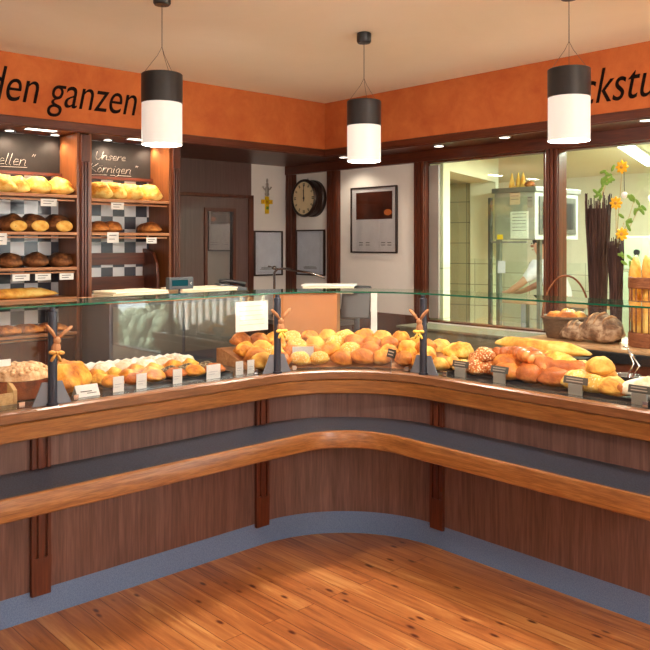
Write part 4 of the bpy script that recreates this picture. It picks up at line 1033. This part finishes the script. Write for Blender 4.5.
# ================================================================== BREAD TABLE IN FRONT OF THE KITCHEN WINDOW
BT = .98
bt = empty('bread_table', 'low dark table under the kitchen window carrying the wooden board', 'table', (-1.6, 4.48, 0))
MB().box(-1.15, .60, -.26, .26, BT-.06, BT-.001).build('tabletop', 'black', bt, bevel=.003)
MB().box(-1.12, .57, -.24, .24, .5, BT-.06).build('apron', 'dark_wood', bt)
for x in (-1.08, .53):
    for y in (-.2, .2): MB().box(x-.03, x+.03, y-.03, y+.03, 0, .5).build('leg', 'dark_wood', bt)
bl = ony(523, 334, 4.30).x
bo = MB(); bo.box(bl, -1.02, 4.23, 4.72, BT, BT+.022); tag(bo.build('wooden_board', 'board', None, bevel=.006), 'long pale wooden board under the basket and dark loaves', 'board')
ZB = BT+.023
# low green-grey back cabinet under the left kitchen window
bc = empty('back_cabinet', 'olive grey low cabinet under the left kitchen window', 'cabinet', (-3.4, 4.60, 0))
MB().box(-.60, .60, -.15, .13, .08, .96).build('body', 'olive', bc, bevel=.004); MB().box(-.62, .62, -.17, .14, .96, .978).build('top', 'olive', bc, bevel=.003)
# handled basket with rolls
bx, by = ony(566, 325, 4.50).x, 4.50
hb = empty('handled_basket', 'woven basket with arched handle in front of the kitchen window', 'basket', (bx, by, ZB), TH)
m = MB()
prof = []
for k in range(9): 
    z = .012*k*1.45; prof.append((.115+.035*(k/8)+(.004 if k % 2 else 0), z))
prof += [(.142, .125), (.108, .012), (.001, .012)]
m.lathe(prof, n=32, cap=False); m.build('bowl', 'basket_dark', hb, True)
m = MB(); m.tube([(.150*math.cos(a), .150*math.sin(a), .126) for a in [2*PI*k/28 for k in range(29)]], .008, 8); m.build('rim', 'basket_dark', hb, True)
m = MB(); m.tube([(.148*math.cos(a), 0.0, .12+.27*math.sin(a)) for a in [PI*k/20 for k in range(21)]], .0065, 8); m.build('handle', 'wicker', hb, True)
for k, (dx, dy, i) in enumerate([(-.06, -.03, 0), (.03, -.05, 2), (.07, .04, 1), (-.02, .06, 3)]):
    put('bread_roll', mr[i], (bx+dx, by+dy, ZB+.085+.01*(k % 2)), k, ['golden roll at the left in the handled basket', 'amber roll at the front of the handled basket', 'pale roll at the right in the handled basket', 'slashed golden roll at the back of the handled basket'][k], 'bread roll', 'rolls in the handled basket')
# rustic dark loaves with scores
rm = [bread_mesh('rustic_loaf', .24, .20, .155, 'rustic', 'plain', 81, 28, 18)]
def rustic(px, y, sc, label, rz):
    x = ony(px, 330, y).x; e = put('rustic_loaf', rm[0], (x, y, ZB), rz, label, 'bread', 'dark rustic loaves on the board', sc=sc)
    for q in (-.05, .0, .05):
        m = MB(); pts = []
        for t in range(9):
            u = -1+2*t/8; yy = u*.065-.02; xx = q+u*.025
            ok, hit, nrm, _ = e.ray_cast(Vector((xx, yy, 1)), Vector((0, 0, -1)))
            if ok: pts.append(tuple(hit+Vector((0, 0, .001))))
        n_ = len(pts); m.tube(pts, [.0075*math.sin(PI*(t+.6)/(n_+.2))+.001 for t in range(n_)], 7); m.build('score_mark', 'score', e, True)
rustic(576, 4.38, .74, 'smaller dark rustic loaf on the wooden board', .5)
rustic(602, 4.42, 1.06, 'larger dark rustic loaf on the wooden board by the vases', .2)
# twig vases
def twig_vase(px, y, zt, rt, rb, label, n=46, ring=True):
    x = ony(px, 280, y).x; e = empty('twig_vase', label, 'vase', (x, y, ZB), 0, 'tall twig vases by the kitchen window')
    m = MB(); h = zt-ZB
    m.lathe([(rb*.9, .001), (rb*.93, .3*h), (rt*.90, h*.93), (rt*.8, h*.93), (.01, h*.9)], n=28); m.build('core', 'twig', e, 'auto')
    m = MB()
    for k in range(n):
        a = 2*PI*k/n+random.uniform(-.05, .05); ex = random.uniform(-.05, .04)*h
        pts = []
        for t in range(6):
            u = t/5; r = rb+(rt-rb)*u**1.3+random.uniform(-.002, .003)*(1+2*u); pts.append((r*math.cos(a+.1*u), r*math.sin(a+.1*u), (h+ex)*u+.004))
        m.tube(pts, [.0055, .0055, .005, .0045, .004, .003], 5)
    m.build('twigs', 'twig', e, True)
    if ring:
        m = MB()
        for z in (.21, .235): m.tube([((rb*1.16)*math.cos(2*PI*k/24), (rb*1.16)*math.sin(2*PI*k/24), z*1.0) for k in range(25)], .006, 6)
        m.build('binding', 'wicker', e, True)
    return e, x
v1, vx1 = twig_vase(598, 4.62, ony(598, 199, 4.62).z, .075, .040, 'taller dark twig vase in front of the kitchen window')
v2, vx2 = twig_vase(616, 4.50, ony(616, 241, 4.50).z, .042, .026, 'shorter dark twig vase beside the taller one', 30, False)
# flowers rising from the vases
def flower_spray(px, y, label, flowers, leaves, base):
    x0, y0, z0 = base
    e = empty('flower_spray', label, 'flowers', (x0, y0, z0))
    top = None; sm = MB()
    for (fx, fy) in flowers:
        p = ony(fx, fy, y)-Vector((x0, y0, z0)); 
        sm.tube([(0, 0, -.02), (p.x*.45, p.y*.4, p.z*.45), (p.x*.85, p.y*.85, p.z*.8), tuple(p)], .0028, 5)
        m = MB()
        for k in range(8):
            a = 2*PI*k/8; rr = .032
            Q = Matrix.Translation(p) @ Matrix.Rotation(a, 4, 'Y') 
            m.blob(Q @ Vector((rr*.62, 0, 0)), .022, .006, .011, 8, 6, None, Q.to_3x3().to_4x4())
        bl_ = m.build('blossom', 'yellow_petal', e, True); MB().blob(p+Vector((0, -.008, 0)), .011, .008, .011, 8, 6).build('flower_center', 'bow_dark', bl_, True)
    for (lx, ly) in leaves:
        p = ony(lx, ly, y)-Vector((x0, y0, z0)); sm.tube([(0, 0, -.02), (p.x*.6, p.y*.5, p.z*.5), tuple(p)], .002, 5)
        m = MB()
        for k in range(5):
            a = random.uniform(0, 2*PI); Q = Matrix.Translation(p+Vector((random.uniform(-.02, .02), random.uniform(-.01, .01), random.uniform(-.03, .03)))) @ Matrix.Rotation(a, 4, 'Y')
            m.blob(Q @ Vector((.02, 0, 0)), .024, .003, .010, 8, 6, None, Q.to_3x3().to_4x4())
        m.build('leaf_cluster', 'leaf', e, True)
    if flowers:
        p = ony(624.5, 195, y)-Vector((x0, y0, z0)); q = ony(624, 172, y)-Vector((x0, y0, z0))
        MB().blob(p, .018, .018, .020, 12, 8).build('hanging_ball', 'white', e, True); MB().tube([q, p], .0022, 5).build('thread', 'black', e)
    sm.build('stem', 'stem', e, True)
    return e
flower_spray(604, 4.60, 'leafy green sprig standing in the taller twig vase', [], [(606, 178), (604, 186), (601, 194), (609, 172)], (vx1, 4.62, ony(598, 205, 4.62).z))
flower_spray(620, 4.48, 'spray of yellow star flowers rising from the shorter twig vase', [(622, 167), (616, 203), (622, 234)], [(634, 201), (638, 210), (624, 222), (627, 260)], (vx2, 4.50, ony(616, 246, 4.50).z))
# wicker cylinder with baguettes
p = ony(650, 330, 4.45)
wb = empty('wicker_cylinder', 'tall open wicker cylinder basket at the right edge of the board', 'basket', (p.x, 4.47, ZB))
def ringw(z0, z1, r, name):
    m = MB(); prof = []
    k = 0; z = z0
    while z <= z1+1e-6: prof.append((r+(.004 if k % 2 else 0), z)); z += .008; k += 1
    prof += [(r-.01, z1), (r-.01, z0), (r, z0)]
    m.lathe(prof, n=36, cap=False); m.build(name, 'wicker', wb, True)
ringw(0, .085, .125, 'base_band'); ringw(.335, .40, .125, 'rim_band')
m = MB(); m.lathe([(.115, .001), (.115, .006)], n=28); m.build('bottom', 'wicker', wb)
for k in range(20):
    a = 2*PI*k/20; 
    MB().tube([(.120*math.cos(a), .120*math.sin(a), .08), (.120*math.cos(a), .120*math.sin(a), .34)], .004, 6).build('upright', 'wicker', wb, True)
bs = bread_mesh('standing_baguette', .50, .075, .07, 'roll_pale', 'slash', 91, 26, 14)
for k, (dx, dy) in enumerate([(-.035, -.04), (.045, -.03), (0, .055), (-.075, .03)]):
    o = put('standing_baguette', bs, (p.x+dx+.03, 4.47+dy, ZB+.265), 0, ['pale baguette standing at the left front in the wicker cylinder', 'pale baguette standing at the right front in the wicker cylinder', 'pale baguette standing at the back of the wicker cylinder', 'pale baguette at the far left of the wicker cylinder'][k], 'baguette', 'baguettes in the wicker cylinder')
    o.rotation_euler = (0, PI/2+.02*k, k); o.location.x -= .03

# ================================================================== KITCHEN
KX0, KX1, KY1, KZ = -6.8, -.9, 9.0, 2.42
k_ = MB(); k_.box(KX0-.1, KX0, WY+.1, KY1, 0, KZ); struct(k_.build('wall_kitchen_left', 'cream_wall'))
k_ = MB(); k_.box(KX0-.1, KX1+.1, KY1, KY1+.1, 1.35, KZ); struct(k_.build('wall_kitchen_back', 'cream_wall'))
k_ = MB(); k_.box(KX0-.1, KX1+.1, KY1, KY1+.1, 0, 1.35); struct(k_.build('trim_17', 'tile_light'))
k_ = MB(); k_.box(KX1, KX1+.1, WY+.1, KY1, 0, KZ); struct(k_.build('wall_kitchen_right', 'cream_wall'))
k_ = MB(); k_.box(KX0-.1, KX1+.1, WY+.1, KY1+.1, KZ, KZ+.1); struct(k_.build('ceiling_kitchen', 'cream_wall'))
# angled side wall with an open passage
A = Vector((-3.98, 5.02, 0)); B = Vector((-4.42, 6.28, 0)); dr = (B-A).normalized(); nn = Vector((-dr.y, dr.x, 0))
def slab(mb, u0, u1, z0, z1, t=.25, d0=0):
    R = Matrix((dr, nn, Vector((0, 0, 1)))).transposed().to_4x4(); R.translation = A
    mb.box(u0, u1, d0, d0+t, z0, z1, R)
Ln = (B-A).length
k_ = MB(); slab(k_, -.14, .02, 1.45, KZ); slab(k_, Ln, Ln+.10, 1.45, KZ); slab(k_, .02, Ln, 2.18, KZ); struct(k_.build('wall_passage', 'cream_wall'))
k_ = MB(); slab(k_, -.14, .02, 0, 1.45); slab(k_, Ln, Ln+.10, 0, 1.45); struct(k_.build('trim_18', 'tile_light'))
k_ = MB(); slab(k_, .42, Ln+.1, 0, 2.18, .1, .9); struct(k_.build('wall_passage_back', 'tile_dark'))
k_ = MB(); slab(k_, Ln+.02, Ln+.12, 0, 2.18, .66, .25); slab(k_, .42, Ln+.02, 2.18, 2.22, .65, .25); struct(k_.build('wall_passage_side', 'tile_dark'))
# fluorescent lamp
a, b = onz(613, 139, KZ-.05), onz(652, 166, KZ-.05)
fl = empty('fluorescent_lamp', 'long fluorescent lamp on the kitchen ceiling', 'ceiling light', ((a.x+b.x)/2, (a.y+b.y)/2, KZ), math.atan2(b.y-a.y, b.x-a.x))
ln = (b-a).length
MB().box(-ln/2, ln/2, -.06, .06, -.025, -.001).build('housing', 'white', fl); MB().box(-ln/2+.01, ln/2-.01, -.055, .055, -.05, -.0255).build('diffuser', 'tube', fl, bevel=.008)
l = bpy.data.lights.new('kitchen_tube', 'AREA'); l.shape = 'RECTANGLE'; l.size = ln; l.size_y = .12; l.energy = 92; l.color = (.92, 1, .88)
lo = bpy.data.objects.new('kitchen_tube', l); COL.objects.link(lo); lo.location = fl.location+Vector((0, 0, -.055)); lo.rotation_euler = (0, 0, fl.rotation_euler.z)
l = bpy.data.lights.new('kitchen_second_tube', 'AREA'); l.shape = 'RECTANGLE'; l.size = 1.4; l.size_y = .12; l.energy = 70; l.color = (.94, 1, .86)
lo = bpy.data.objects.new('kitchen_second_tube', l); COL.objects.link(lo); lo.location = (-2.2, 5.4, KZ-.06)
f2_ = empty('fluorescent_lamp', 'second fluorescent lamp on the kitchen ceiling close behind the window', 'ceiling light', (-2.2, 5.4, KZ))
MB().box(-.7, .7, -.06, .06, -.025, -.001).build('housing', 'white', f2_); MB().box(-.69, .69, -.055, .055, -.05, -.0255).build('diffuser', 'tube', f2_)
# oven cabinet hanging in the kitchen
ov = empty('oven_cabinet', 'stainless steel oven cabinet with notices in the kitchen', 'oven', (-3.886, 6.115, 0))
ox, oy = -.43, .74
MB().box(ox, 0, 0, oy, 1.63, 2.06).build('body', 'steel_light', ov, bevel=.004)
MB().box(ox-.02, .02, -.02, oy+.02, 2.06, 2.105).build('canopy', 'steel', ov, bevel=.004)
MB().box(.001, .012, .06, oy-.06, 1.68, 2.02).build('door_frame', 'steel_dark', ov); MB().box(.0125, .016, .11, oy-.11, 1.73, 1.97).build('door_glass', 'black', ov)
for x, y in ((ox+.03, oy-.03), (ox+.03, .03)): MB().box(x-.02, x+.02, y-.02, y+.02, 0, 1.63).build('leg', 'steel', ov)
def notice(px, py, w, h, mat, label):
    p = ony(px, py, 6.113); e = empty('notice_sheet', label, 'notice', (p.x, 6.1135, p.z), 0, 'notices taped to the oven')
    MB().box(-w/2, w/2, -.0015, 0, -h/2, h/2).build('sheet', mat, e)
    m = MB()
    for k in range(max(2, int(h/.035))): m.box(-w*.4, w*.36, -.0021, -.0016, h*.42-.03*k-.004, h*.42-.03*k)
    m.build('writing', 'ink', e)
notice(519.5, 225, .19, .245, 'white', 'large printed sheet on the oven front'); notice(515, 198, .11, .12, flat('peach_paper', srgb(212, 184, 160), .7), 'peach notice above the printed sheet on the oven'); notice(530, 202, .055, .10, flat('grey_paper', srgb(160, 150, 140), .7), 'small grey notice at the oven corner')
# things on top of the oven
p = ony(509, 180, 6.3)
e = empty('paper_cone_stack', 'pale yellow paper cones standing on the oven', 'paper cones', (-4.20, 6.3, 2.105))
for dx in (-.05, .02, .07): MB().lathe([(.035, 0), (.03, .02), (.018, .09), (.004, .15)], (dx, .02*dx, 0), 14).build('cone', 'crumb', e, 'auto')
e = tag(MB().blob((0, 0, .03), .05, .05, .032, 14, 10).build('brown_bowl_lid', 'brown_loaf', None, True, loc=(-4.02, 6.24, 2.105)), 'round brown dome on the oven beside the cones', 'lid')
# glass partition with sticker and paper
pt = empty('glass_partition', 'glass partition with steel post left of the oven', 'partition', (-4.28, 5.95, 0), 0)
p0 = ony(489, 260, 5.95).x+4.28; 
MB().box(p0, p0+.03, -.015, .015, 0, ony(490, 198, 5.95).z).build('post', 'steel_dark', pt)
MB().box(p0+.03, p0+.40, -.003, .003, .9, ony(490, 198, 5.95).z).build('pane', 'kitchen_glass', pt)
MB().box(p0+.03, p0+.40, -.008, .008, 1.60, 1.615).build('rail', 'steel', pt)
p = ony(500, 237, 5.945); MB().box(p.x+4.28-.03, p.x+4.28+.03, -.006, -.0035, p.z-.022, p.z+.022).build('sticker', 'sticker', pt)
p = ony(501.5, 267, 5.945); MB().box(p.x+4.28-.04, p.x+4.28+.04, -.006, -.0035, p.z-.055, p.z+.055).build('paper', 'blue_paper', pt)
# work table
wt = empty('kitchen_table', 'long wooden kitchen worktable in front of the baker', 'table', (-4.75, 7.45, 0))
MB().box(-.75, 2.6, -.40, .40, .92, .97).build('tabletop', 'board', wt, bevel=.004)
for x in (-.65, 2.5):
    for y in (-.33, .33): MB().box(x-.035, x+.035, y-.035, y+.035, 0, .92).build('leg', 'steel', wt)
# machine at the right
p = ony(642, 268, 7.0)
mc = empty('dough_machine', 'pale green dough machine standing behind the wicker cylinder', 'machine', (p.x+.35, 7.0, 0))
MB().box(-.42, .5, -.3, .3, 0, 1.34).build('body', 'machine', mc, bevel=.01); MB().box(-.42, .5, -.3, .05, 1.36, 1.66).build('head', 'machine', mc, bevel=.012)
MB().box(-.3, .4, -.304, -.3, 1.2, 1.23).build('trim_strip', 'steel_dark', mc)
for x in (-.25, -.05): MB().lathe([(.025, 0), (.025, .02)], (x, -.302, 1.52), 14, True, Matrix.Rotation(PI/2, 4, 'X')).build('knob', 'black', mc)
MB().box(-.40, .48, .05, .28, 1.341, 1.66).build('neck', 'machine', mc)

# ------------------------------------------------------------------ baker
def skin_mesh(name, verts, edges, mat, parent, sub=2, root=0):
    me = bpy.data.meshes.new(name); me.from_pydata([v[0] for v in verts], edges, [])
    o = bpy.data.objects.new(name, me); COL.objects.link(o); o.parent = parent
    o.modifiers.new('skin', 'SKIN'); 
    for i, v in enumerate(verts):
        s = me.skin_vertices[0].data[i]; r = v[1]; s.radius = r if isinstance(r, tuple) else (r, r); s.use_root = (i == root)
    md = o.modifiers.new('sub', 'SUBSURF'); md.levels = sub; md.render_levels = sub
    me.materials.append(M[mat])
    dg = bpy.context.evaluated_depsgraph_get(); ev = o.evaluated_get(dg); m2 = bpy.data.meshes.new_from_object(ev)
    o.modifiers.clear(); o.data = m2
    for p in m2.polygons: p.use_smooth = True
    return o
hp = ony(541, 249, 8.15)
bk = empty('person', 'person in white workwear leaning over the kitchen table, dark hair', 'person', (hp.x+.02, 8.15, 0))
# local: faces -x (left), leaning to -x/-y; table height .97
V = []; Eg = []
def nv(p, r, par=None):
    V.append((p, r)); i = len(V)-1
    if par is not None: Eg.append((par, i))
    return i
pel = nv((.28, .02, .95), (.15, .12)); sp = nv((.20, .0, 1.12), (.14, .11), pel); chs = nv((.10, -.02, 1.30), (.155, .115), sp); nk = nv((.04, -.04, 1.43), (.055, .055), chs)
hd0 = nv((.01, -.055, 1.50), (.075, .07), nk); hd1 = nv((-.01, -.06, 1.58), (.095, .082), hd0); hd2 = nv((0, -.06, 1.66), (.07, .065), hd1)
def arm(sg):
    sh = nv((.08, sg*.19-.02, 1.34), .06, chs); el = nv((-.10, sg*.23-.06, 1.13), .045, sh); wr = nv((-.30, sg*.15-.12, 1.015), .030, el)
    pm = nv((-.37, sg*.14-.14, 1.005), (.040, .018), wr); 
    for k, (dy, lg) in enumerate(((-.030, .055), (-.010, .07), (.011, .075), (.031, .065))):
        f1 = nv((-.41, sg*.14-.14+dy, 1.006), .011, pm); f2 = nv((-.41-lg*.55, sg*.14-.14+dy*1.1, 1.002), .009, f1); nv((-.41-lg, sg*.14-.14+dy*1.1, .985), .008, f2)
    t1 = nv((-.36, sg*.14-.14-sg*.045, 1.0), .012, pm); nv((-.40, sg*.14-.14-sg*.06, .992), .009, t1)
arm(1); arm(-1)
for sg in (-1, 1):
    hpj = nv((.30, sg*.09, .88), .085, pel); kn = nv((.27, sg*.10, .48), .06, hpj); an = nv((.32, sg*.10, .09), .042, kn); nv((.20, sg*.10, .04), .035, an)
body = skin_mesh('body', V, Eg, 'skin', bk)
sv = [((.28, .02, .86), (.18, .15)), ((.20, 0, 1.12), (.165, .135)), ((.10, -.02, 1.30), (.175, .14)), ((.055, -.035, 1.395), (.075, .075)),
      ((.08, .17, 1.34), .08), ((-.08, .205, 1.15), .066), ((.08, -.21, 1.34), .08), ((-.08, -.265, 1.15), .066)]
skin_mesh('shirt', sv, [(0, 1), (1, 2), (2, 3), (2, 4), (4, 5), (2, 6), (6, 7)], 'shirt', bk)
tv = [((.29, .02, .93), (.17, .13)), ((.30, .09, .86), .105), ((.27, .10, .48), .08), ((.32, .10, .10), .065), ((.30, -.09, .86), .105), ((.27, -.10, .48), .08), ((.32, -.10, .10), .065)]
skin_mesh('trousers', tv, [(0, 1), (1, 2), (2, 3), (0, 4), (4, 5), (5, 6)], 'shirt', bk)
m = MB()
def hairf(d, p): return p if d.z > -.35 else Vector((p.x, p.y, -.35*.105))
m.blob((.022, -.06, 1.625), .105, .095, .105, 20, 14, hairf); m.build('hair', 'hair', bk, True)
m = MB(); m.blob((-.105, -.06, 1.565), .02, .012, .018, 10, 8); m.build('nose', 'skin', bk, True)
for sg in (-1, 1):
    MB().blob((-.088, -.06+sg*.03, 1.595), .008, .011, .008, 8, 6).build('eye', 'black', bk, True)
    MB().blob((.005, -.06+sg*.088, 1.58), .018, .008, .026, 10, 8).build('ear', 'skin', bk, True)
m = MB(); m.blob((-.092, -.06, 1.52), .008, .022, .005, 10, 6); m.build('mouth', flat('lip', srgb(160, 90, 80), .5), bk, True)
dgh = bread_mesh('dough_piece', .22, .16, .07, 'powder', 'plain', 95)
put('dough_piece', dgh, (hp.x-.46, 8.15-.32, .971), .3, 'pale lump of dough on the table before the baker', 'dough') if False else None
wt.location.y = 7.95

# ================================================================== OUTSIDE THE SHOP WINDOWS
struct(MB().box(-.7, 14, WY+.12, 16, -.12, -.02).build('pavement_outside', 'pave'))
hg = MB()
random.seed(3)
for k in range(60):
    hg.blob((2.9+k*.04+random.uniform(-.1, .1), 6.05+random.uniform(-.1, .1), random.uniform(.05, .42)), .2, .18, .2, 8, 6)
for k in range(70):
    hg.blob((1.3+k*.06+random.uniform(-.1, .1), 7.1+random.uniform(-.1, .1), random.uniform(.05, .75)), .25, .2, .25, 8, 6)
tag(hg.build('hedge', 'hedge', None, True), 'dark clipped hedge outside the shop window', 'hedge')['kind'] = 'stuff'
fe = empty('picket_fence', 'white picket fence outside, mirrored in the left glass', 'fence', (2.30, 6.0, -.02))
for k in range(11):
    MB().box(-.70+.14*k, -.635+.14*k, -.01, .01, .05, .95).build('picket', 'fence', fe)
MB().box(-.72, .78, .011, .03, .18, .24).build('rail', 'crate', fe); MB().box(-.72, .78, .011, .03, .72, .78).build('rail', 'crate', fe)
for x in (-.74, .78): MB().box(x-.03, x+.03, .0, .06, 0, 1.0).build('post', 'crate', fe)

# ================================================================== LIGHT
w = bpy.data.worlds.new('sky'); SC.world = w; w.use_nodes = True
nt = w.node_tree; nt.nodes.clear(); ow = nt.nodes.new('ShaderNodeOutputWorld'); bgN = nt.nodes.new('ShaderNodeBackground'); L(nt, bgN.outputs[0], ow.inputs[0])
sky = nt.nodes.new('ShaderNodeTexSky')
try:
    sky.sky_type = 'HOSEK_WILKIE'; sky.turbidity = 4; sky.ground_albedo = .4; sky.sun_direction = Vector((.3, -.5, .8)).normalized()
except Exception: pass
mixn = nt.nodes.new('ShaderNodeMix'); mixn.data_type = 'RGBA'; mixn.inputs[0].default_value = .8
L(nt, sky.outputs[0], mixn.inputs[6]); mixn.inputs[7].default_value = (.86, .93, 1.0, 1)
L(nt, mixn.outputs[2], bgN.inputs[0]); bgN.inputs[1].default_value = 9
def area(name, loc, rot, sx, sy, e, c):
    l = bpy.data.lights.new(name, 'AREA'); l.shape = 'RECTANGLE'; l.size = sx; l.size_y = sy; l.energy = e; l.color = c
    o = bpy.data.objects.new(name, l); COL.objects.link(o); o.location = loc; o.rotation_euler = rot; return o
l = bpy.data.lights.new('sun', 'SUN'); l.energy = 110; l.angle = .01; l.color = (1, .97, .92)
lo = bpy.data.objects.new('sun', l); COL.objects.link(lo); lo.location = (8, 3, 6); lo.rotation_euler = Vector((.8, -.32, .62)).to_track_quat('Z', 'Y').to_euler()
# daylight entering through the two shop windows (lamps fill the window openings)
def portal(name, loc, rot, sx, sy):
    o = area(name, loc, rot, sx, sy, 1, (1, 1, 1)); o.data.cycles.is_portal = True; return o
portal('window_portal', ((wx0+wx1)/2, WY+.10, 1.27), (-PI/2, 0, 0), wx1-wx0, 1.94)

for x, y, pw in ((1.3, 1.8, 105), (-1.2, -1.2, 20), (1.8, -1.0, 40)):  # added out-of-view fill lights without fittings, to brighten ceiling and fascia
    l = bpy.data.lights.new('shop_fill_light', 'POINT'); l.energy = pw; l.color = (1, .95, .89); l.shadow_soft_size = .16
    lo = bpy.data.objects.new('shop_fill_light', l); COL.objects.link(lo); lo.location = (x, y, 1.95)
# ================================================================== CAMERA / VIEW
cd = bpy.data.cameras.new('camera'); cam = bpy.data.objects.new('camera', cd); COL.objects.link(cam)
cam.location = CAM; cam.rotation_euler = (PI/2, 0, TH)
cd.sensor_fit = 'HORIZONTAL'; cd.sensor_width = 36; cd.lens = 36*F/650; cd.shift_x = 0; cd.shift_y = -(325-HY)/650; cd.clip_start = .05; cd.clip_end = 100
SC.camera = cam
vs = SC.view_settings; vs.view_transform = 'Standard'; vs.look = 'None'; vs.gamma = 1; vs.exposure = 0.5; vs.use_curve_mapping = False
try:
    SC.cycles.transparent_max_bounces = 24; SC.cycles.max_bounces = 8; SC.cycles.diffuse_bounces = 4; SC.cycles.glossy_bounces = 4
    SC.cycles.use_denoising = True; SC.cycles.sample_clamp_indirect = 6; SC.cycles.caustics_reflective = False; SC.cycles.caustics_refractive = False
except Exception: pass
